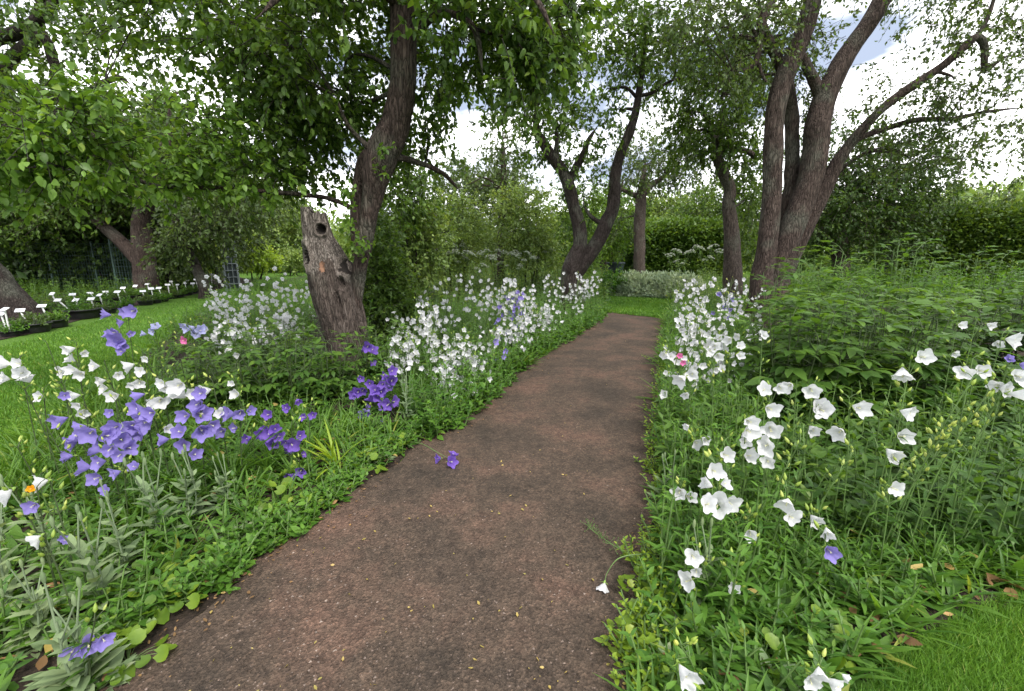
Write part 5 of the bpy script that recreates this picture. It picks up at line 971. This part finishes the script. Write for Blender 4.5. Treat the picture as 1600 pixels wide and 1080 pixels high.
LEFT_V = [
 ('violet bellflower with one large bell leftmost of the violet heads', 1.9, [(99, 655, 32), (101, 618, 17)], 'violet'),
 ('violet bellflower dense with wide blooms at the left of the cluster', 1.75, [(143, 675, 36), (123, 684, 34), (109, 713, 26), (166, 681, 28), (128, 668, 30), (113, 693, 28)], 'violet'),
 ('violet bellflower with the lowest blooms of the cluster', 1.68, [(149, 704, 32), (172, 702, 30), (135, 730, 32), (152, 747, 30), (186, 712, 24), (158, 722, 30)], 'violet'),
 ('violet bellflower in the middle of the cluster with stacked cups', 1.78, [(189, 687, 32), (172, 645, 18), (180, 668, 30), (200, 700, 26)], 'violet'),
 ('violet bellflower with tall stacked blooms right of the cluster centre', 1.85, [(221, 617, 24), (218, 638, 28), (238, 645, 28), (224, 672, 36), (232, 658, 32), (212, 662, 30)], 'violet'),
 ('violet bellflower with separate bells between the cluster and the tall right spire', 1.8, [(258, 687, 25), (281, 675, 27), (287, 695, 25), (304, 710, 24)], 'violet'),
 ('violet bellflower tall spire densely set with blooms behind the grassy tuft', 1.85, [(313, 615, 26), (312, 646, 34), (313, 670, 32), (330, 664, 26), (293, 649, 25), (308, 632, 28)], 'violet'),
 ('violet bellflower with four blooms at the right end of the violet heads', 1.95, [(350, 672, 22), (367, 669, 19), (362, 647, 25), (376, 644, 22), (390, 642, 16)], 'violet'),
 ('violet bellflower with small low bells under the cluster', 1.6, [(212, 730, 20), (164, 767, 18), (184, 738, 22)], 'violet'),
 ('purple bellflower with a small dense head right of the violet heads', 2.1, [(422, 678, 24), (415, 672, 20), (430, 670, 20), (428, 690, 20), (408, 678, 20), (419, 648, 18), (436, 682, 18)], 'purple'),
 ('purple bellflower with one bell left of the small dense head', 2.0, [(390, 684, 18)], 'purple'),
 ('purple bellflower with seed spikes and two bells above the strap leaves', 2.25, [(448, 638, 15), (465, 626, 15)], 'purple'),
 ('purple bellflower with two small bells right of the seed spikes', 2.25, [(476, 652, 15), (489, 648, 14)], 'purple'),
 ('purple bellflower stacked in five blooms beside the strap leaved tuft', 2.1, [(456, 695, 22), (453, 708, 22), (468, 681, 17), (474, 710, 14), (448, 690, 14)], 'purple'),
 ('purple bellflower with the two lowest wide open stars near the path', 2.0, [(459, 743, 21), (471, 734, 18)], 'purple'),
 ('purple bellflower with a small lone flower over the silver leaves', 1.15, [(106, 840, 22)], 'violet'),
 ('purple bellflower with faded bloom near the orange flower', 1.2, [(52, 790, 26)], 'violet'),
 ('violet bellflower head lying at the path edge in the lower left corner', .93, [(114, 1016, 34), (138, 1008, 36), (162, 1000, 32)], 'violet'),
 ('violet bellflower highest over the lawn with two flat heads', 3.0, [(169, 492, 20), (208, 486, 26), (189, 504, 18), (198, 488, 20)], 'violet'),
 ('violet bellflower full head just below the two flat heads', 2.9, [(184, 532, 28), (176, 524, 22), (192, 549, 17), (190, 538, 22), (181, 519, 18), (203, 522, 14)], 'violet'),
 ('pale violet bellflower with small flowers beside the full violet head', 3.0, [(244, 512, 17), (226, 522, 12), (238, 518, 12)], 'paleblue'),
 ('pale violet bellflower cluster beside the pink flower by the lawn', 3.2, [(293, 515, 16), (302, 512, 16), (312, 517, 16), (319, 514, 13), (288, 508, 14), (306, 522, 14)], 'paleblue'),
 ('purple bellflower touching the foot of the snag', 3.6, [(575, 541, 18), (581, 548, 18), (570, 546, 12), (581, 567, 14)], 'purple'),
 ('purple bellflower with long row of bells right of the snag base', 3.0, [(612, 580, 16), (613, 594, 18), (610, 602, 18), (605, 588, 14)], 'purple'),
 ('purple bellflower with bells spread left under the snag', 2.95, [(560, 612, 17), (553, 616, 16), (568, 608, 16), (578, 599, 14), (563, 591, 12)], 'purple'),
 ('purple bellflower in the centre of the tall purple group', 2.9, [(590, 618, 20), (586, 610, 16), (582, 626, 16), (595, 612, 16), (598, 600, 14)], 'purple'),
 ('purple bellflower with the widest low blooms of the tall purple group', 2.85, [(607, 632, 19), (615, 628, 16), (600, 636, 18), (576, 636, 14)], 'purple'),
 ('purple bellflower with fading lower bells of the tall purple group', 2.8, [(569, 648, 15), (576, 642, 14), (593, 664, 15), (560, 655, 13)], 'violet'),
]
for lab, Y, fl, col in LEFT_V: hero(lab, Y, fl, col, GV, (rng.uniform(-.05, .0), rng.uniform(.0, .08)), buds=4, dark=True)
hero('white bellflower cluster touching the path edge at the middle of the left bed', 3.1, [(722, 611, 18), (732, 619, 20), (738, 614, 16), (735, 634, 17), (728, 625, 16)], 'white', None, (-.16, .12), buds=4)
hero('pink flowered stem beside the pale violet cluster near the lawn', 3.25, [(287, 532, 12)], 'pink', None, (0, .05), name='pink_flower', buds=1, leaves=5)['category'] = 'flower'
hero('pink flowered stem close to the right path edge', 2.7, [(1062, 556, 9), (1066, 566, 9)], 'pink', None, (.03, .05), name='pink_flower', buds=2, leaves=5)['category'] = 'flower'
hero('small orange flower beside the big white bell at the left', 1.22, [(49, 764, 15)], 'orange', None, (0, .05), name='orange_flower', buds=1, leaves=4)['category'] = 'flower'
for i, (tx, ty, Y, lab) in enumerate([(73, 535, 2.2, 'tall bare budded stem standing over the lawn at the left'), (40, 610, 1.9, 'slim dark budded stem at the left below the edge cluster'), (92, 600, 2.0, 'slim budded stem left of the lone lawn bloom'), (250, 540, 2.9, 'thin budded stem between the violet heads and the lawn'), (270, 500, 3.2, 'thin budded stem rising beside the pale violet cluster'), (70, 660, 1.7, 'short budded stem left of the leftmost violet bell'), (28, 700, 1.5, 'dark budded stem close to the left picture edge'), (205, 640, 2.1, 'budded stem inside the left white row')]):
    tp = P(tx, ty, Y); bellflower(lab, 'budded bellflower stems at the left', (tp[0] + .02, tp[1] + .05), [], 'white', 'budded_bellflower', buds=9, top=tp, dark=True)

# drifts farther away: every stem its own plant
def drift(label, group, poly, n, col, depth, zmin=.1, nf=(3, 7), dia=.062, parts=False, spread=.14, lean=(0, .06)):
    """poly: picture outline of the flower heads; depth: control points (px, py, Y)"""
    D = np.array(depth, float)
    for q in sample_poly(poly, n):
        w = 1 / (((D[:, :2] - q) ** 2).sum(1) + 400) ** 1.5; Y = 1 / ((w / D[:, 2]).sum() / w.sum()) + rng.normal(0, .12); top = P(q[0], q[1], Y)
        if top[2] < zmin: top[2] = zmin
        k = rng.integers(nf[0], nf[1] + 1); fl = []
        span = min(.34, top[2] * .6)
        for j in range(k):
            a = rng.uniform(0, 6.28); fl.append((top + np.array((math.cos(a) * spread * rng.uniform(.2, .6), math.sin(a) * spread * rng.uniform(.2, .6), -span * j / k)), dia * rng.uniform(.6, .95), None))
        base = (top[0] + lean[0] + rng.normal(0, .03), top[1] + lean[1] + rng.normal(0, .05)); bellflower(label, group, base, fl, col, parts=parts, buds=3, leaves=9 if not parts else 12)
drift('white bellflower stem in the drift between snag and lawn, far left bed', 'white drift left of the snag', [(325, 430), (400, 415), (470, 425), (478, 470), (440, 510), (380, 530), (330, 490)], 40, 'white', [(340, 440, 6.0), (470, 430, 6.6), (400, 510, 4.4), (440, 470, 5.2)], .2, (3, 6), .066)
drift('white bellflower stem in the small group left of the dark leafy plants', 'small white group by the dark leafy plants', [(335, 500), (360, 510), (352, 530), (335, 530)], 3, 'white', [(345, 515, 3.9)], .2, (3, 5), .065, True)
drift('white bellflower stem in the tight group right of the snag, upper of two', 'white group right of the snag, upper', [(640, 475), (685, 472), (680, 510), (655, 505)], 9, 'white', [(660, 480, 4.2), (670, 510, 3.9)], .2, (4, 7), .062, True)
drift('white bellflower stem in the group right below the snag fork', 'white group beside the snag base', [(612, 520), (650, 522), (650, 545), (615, 560)], 10, 'white', [(630, 525, 3.7), (630, 555, 3.35)], .2, (2, 5), .06, True)
drift('white bellflower stem in the dense middle drift beside the path', 'dense white drift beside the path', [(675, 525), (720, 515), (752, 535), (750, 560), (735, 580), (700, 585), (680, 560)], 22, 'white', [(690, 525, 3.9), (745, 540, 3.9), (700, 585, 3.3)], .15, (3, 6), .058, True, lean=(-.08, .10))
drift('white bellflower stem along the path beyond the dense drift', 'white drift up the path edge', [(755, 510), (800, 490), (850, 465), (870, 480), (850, 505), (810, 525), (770, 530)], 24, 'white', [(760, 520, 4.3), (810, 500, 4.9), (860, 480, 5.9)], .15, (3, 7), .06, lean=(-.15, .10))
drift('white bellflower stem at the back of the middle bed', 'white drift at the back of the middle bed', [(760, 440), (800, 425), (840, 450), (850, 470), (790, 485), (765, 470)], 22, 'white', [(770, 450, 6.0), (830, 450, 6.8), (790, 480, 5.2)], .2, (3, 6), .062)
drift('white bellflower stem near the foot of the vee shaped tree', 'white drift at the vee shaped tree', [(845, 430), (880, 425), (935, 425), (940, 440), (905, 455), (860, 455)], 18, 'white', [(850, 440, 7.4), (900, 440, 7.8), (940, 430, 8.4)], .2, (3, 7), .066)
drift('sparse white bellflower stem behind the tight groups in the left bed', 'sparse white stems behind the snag', [(690, 430), (760, 420), (760, 470), (710, 480), (660, 460)], 8, 'white', [(700, 440, 6.0), (750, 470, 5.)], .2, (2, 4), .055)
drift('blue violet bellflower stem among the white drift by the path', 'violet stems among the white drift', [(790, 450), (815, 450), (812, 490), (775, 505), (775, 490)], 9, 'violet', [(800, 455, 6.0), (780, 500, 4.6)], .2, (3, 5), .066)
drift('blue violet bellflower nearest the path within the dense white drift', 'violet bells low in the dense drift', [(772, 535), (780, 535), (780, 552), (774, 552)], 2, 'violet', [(776, 540, 3.9)], .15, (2, 3), .062, True, lean=(-.1, .1))
drift('white bellflower stem in the far right drift before the crooked trunk', 'white drift before the crooked trunk', [(1060, 440), (1110, 425), (1170, 435), (1190, 455), (1150, 480), (1090, 475)], 24, 'white', [(1080, 450, 6.4), (1170, 440, 6.2), (1120, 475, 4.9)], .2, (3, 7), .064)
drift('white bellflower stem in the right bed beside the path end', 'white drift beside the path end', [(1045, 480), (1075, 470), (1140, 490), (1165, 500), (1130, 520), (1065, 515)], 16, 'white', [(1050, 490, 4.6), (1140, 495, 4.3), (1080, 515, 3.6)], .15, (3, 6), .060, True, lean=(.04, .06))
drift('white bellflower stem in the middle of the right bed', 'white stems mid right bed', [(1045, 530), (1080, 530), (1165, 525), (1160, 555), (1075, 575), (1048, 570)], 10, 'white', [(1050, 540, 3.1), (1150, 530, 3.0), (1070, 570, 2.6)], .15, (2, 4), .056, True, lean=(.03, .06))
drift('blue violet bellflower stem in the far right drift', 'violet bells in the far right drift', [(1122, 458), (1140, 458), (1140, 470), (1122, 470)], 3, 'violet', [(1130, 462, 5.2)], .2, (2, 4), .066)
drift('isolated white bellflower behind the tall perennials at the right', 'white bells behind the right perennials', [(1490, 505), (1530, 505), (1525, 520), (1490, 520)], 2, 'white', [(1510, 510, 2.4)], .3, (1, 2), .06, True)

# the rest of the same drifts, beyond the stems one can tell apart
def drift_rest(name, label, polys):
    mb = MB()
    for poly, n, depth, zmin in polys:
        D = np.array(depth, float)
        for q in sample_poly(poly, n):
            w = 1 / (((D[:, :2] - q) ** 2).sum(1) + 400) ** 1.5; Y = 1 / ((w / D[:, 2]).sum() / w.sum()) + rng.normal(0, .2); top = P(q[0], q[1], Y); top[2] = max(top[2], zmin)
            base = np.array((top[0] + rng.normal(-.05, .05), top[1] + rng.normal(.08, .05), 0)); mb.add(*tube([base, (base + top) / 2 + (0, .02, .05), top], (.003, .0026, .002), 4), 1); k = rng.integers(1, 5)
            V2, F2 = inst(T_lance, frames(rng.normal(0, 1, (8, 3)) * (1, 1, .5) + (0, 0, .4)), base + (top - base) * rng.uniform(.1, .8, (8, 1)), rng.uniform(.05, .10, 8)); mb.add(V2, F2, 1)
            for j in range(k):
                V, Fq, Ft = BLOW[rng.integers(3)]; c = top + np.array((rng.normal(0, .04), rng.normal(0, .04), -rng.random() * min(.3, top[2] * .6))); W = (axis_mat((rng.normal(0, .6), rng.normal(-.5, .5), rng.normal(0, .3)), rng.uniform(0, 6)) @ (V * rng.uniform(.035, .055)).T).T + c; nn = mb.n; mb.add(W, Fq, 0); mb.F.append(Ft + nn); mb.M.append(np.zeros(len(Ft), np.int32))
    return tag(mb.build(name, [M['white'], M['stem']]), label, None, None, 'stuff')
drift_rest('bellflower_drift', 'thin scatter of smaller white bellflowers between the drifts', [
    ([(600, 440), (700, 425), (850, 420), (940, 425), (940, 450), (870, 500), (800, 540), (760, 590), (690, 610), (610, 590)], 130, [(620, 580, 3.4), (650, 450, 5.5), (750, 440, 6.2), (880, 430, 8), (930, 435, 8.6), (870, 490, 5.8), (790, 540, 4.1), (730, 590, 3.3)], .12),
    ([(320, 430), (480, 420), (485, 510), (330, 540)], 36, [(340, 440, 6.0), (470, 430, 6.6), (400, 520, 4.3)], .15),
    ([(1045, 450), (1110, 425), (1200, 440), (1200, 500), (1160, 560), (1050, 570)], 50, [(1060, 450, 6.4), (1180, 440, 6.2), (1120, 490, 4.4), (1060, 560, 2.8), (1150, 550, 2.9)], .12)])

# stems lying out over the path
def ground_stem(name, label, col, pts, fl, extra=None):
    q = catmull([G(a, b, z) if z is not None else P(a, b, c) for a, b, z, *c in pts], 24); t = thing(name, label, 'fallen stem', (0, 0, 0)); mb = MB(); mb.add(*tube(q, np.linspace(.0026, .0015, 24), 6)); 
    if extra:
        for k in range(40):
            f = rng.uniform(.45, 1); p = q[int(f * 23)]; e = p + np.array((rng.normal(0, .02), rng.normal(0, .02), rng.uniform(0, .02))); mb.add(*sticks(p[None], e[None], .0008, .0006, .002, 3, 3)); mb.add(*tube([e, e + (0, 0, .003), e + (0, 0, .007)], (.0008, .0022, .0006), 5))
    mb.build('stem', M['stem'], t); import mathutils
    for a, b, z, d, ax in fl:
        p = G(a, b, z); ms = flower_meshes(col)[1]; f_ = link('flower', ms[0], t); s = d * p[1] / ray(a, b)[1] / F; f_.matrix_local = mathutils.Matrix.Translation(p.tolist()) @ mathutils.Matrix(axis_mat(ax, rng.uniform(0, 6)).tolist()).to_4x4() @ mathutils.Matrix.Diagonal((s, s, s, 1)); link('style', ms[1], f_); link('calyx', ms[2], f_)
    return t
ground_stem('fallen_bellflower', 'purple bellflower stem bent down onto the bare path at the left', 'purple', [(640, 690, .03), (660, 694, .07), (680, 705, .06), (700, 716, .03)], [(702, 722, .03, 18, (.5, -.6, .35)), (690, 716, .035, 14, (-.7, -.4, .1)), (706, 717, .035, 16, (.3, .2, .8))])
ground_stem('fallen_bellflower', 'white bellflower stem arching over the right path edge with one hanging bell', 'white', [(1040, 868, .03), (1005, 866, .09), (968, 872, .09), (950, 893, .05), (945, 908, .035)], [(945, 909, .035, 21, (-.25, -.35, -.75))])
ground_stem('fallen_seed_stalk', 'green seed stalk sprawling over the path above the white hanging bell', 'white', [(1020, 900, .02), (985, 868, .05), (955, 850, .04), (930, 832, .03), (914, 818, .02)], [], True)
t = thing('dead_leaf', 'curled brown dead leaf at the lawn side of the right bed', 'dead leaf', G(1545, 915)); mb = MB(); V, Fc = inst(leaf(4, .6, .5, .5, .45, .8), frames(np.array([(.6, -.5, .5), (-.4, -.6, .4)]), roll=np.array((.5, 2.2))), np.array([(0, 0, .015), (.0, .0, .02)]), np.array((.085, .07))); mb.add(V, Fc); mb.build('blade', M['dry'], t)
pass
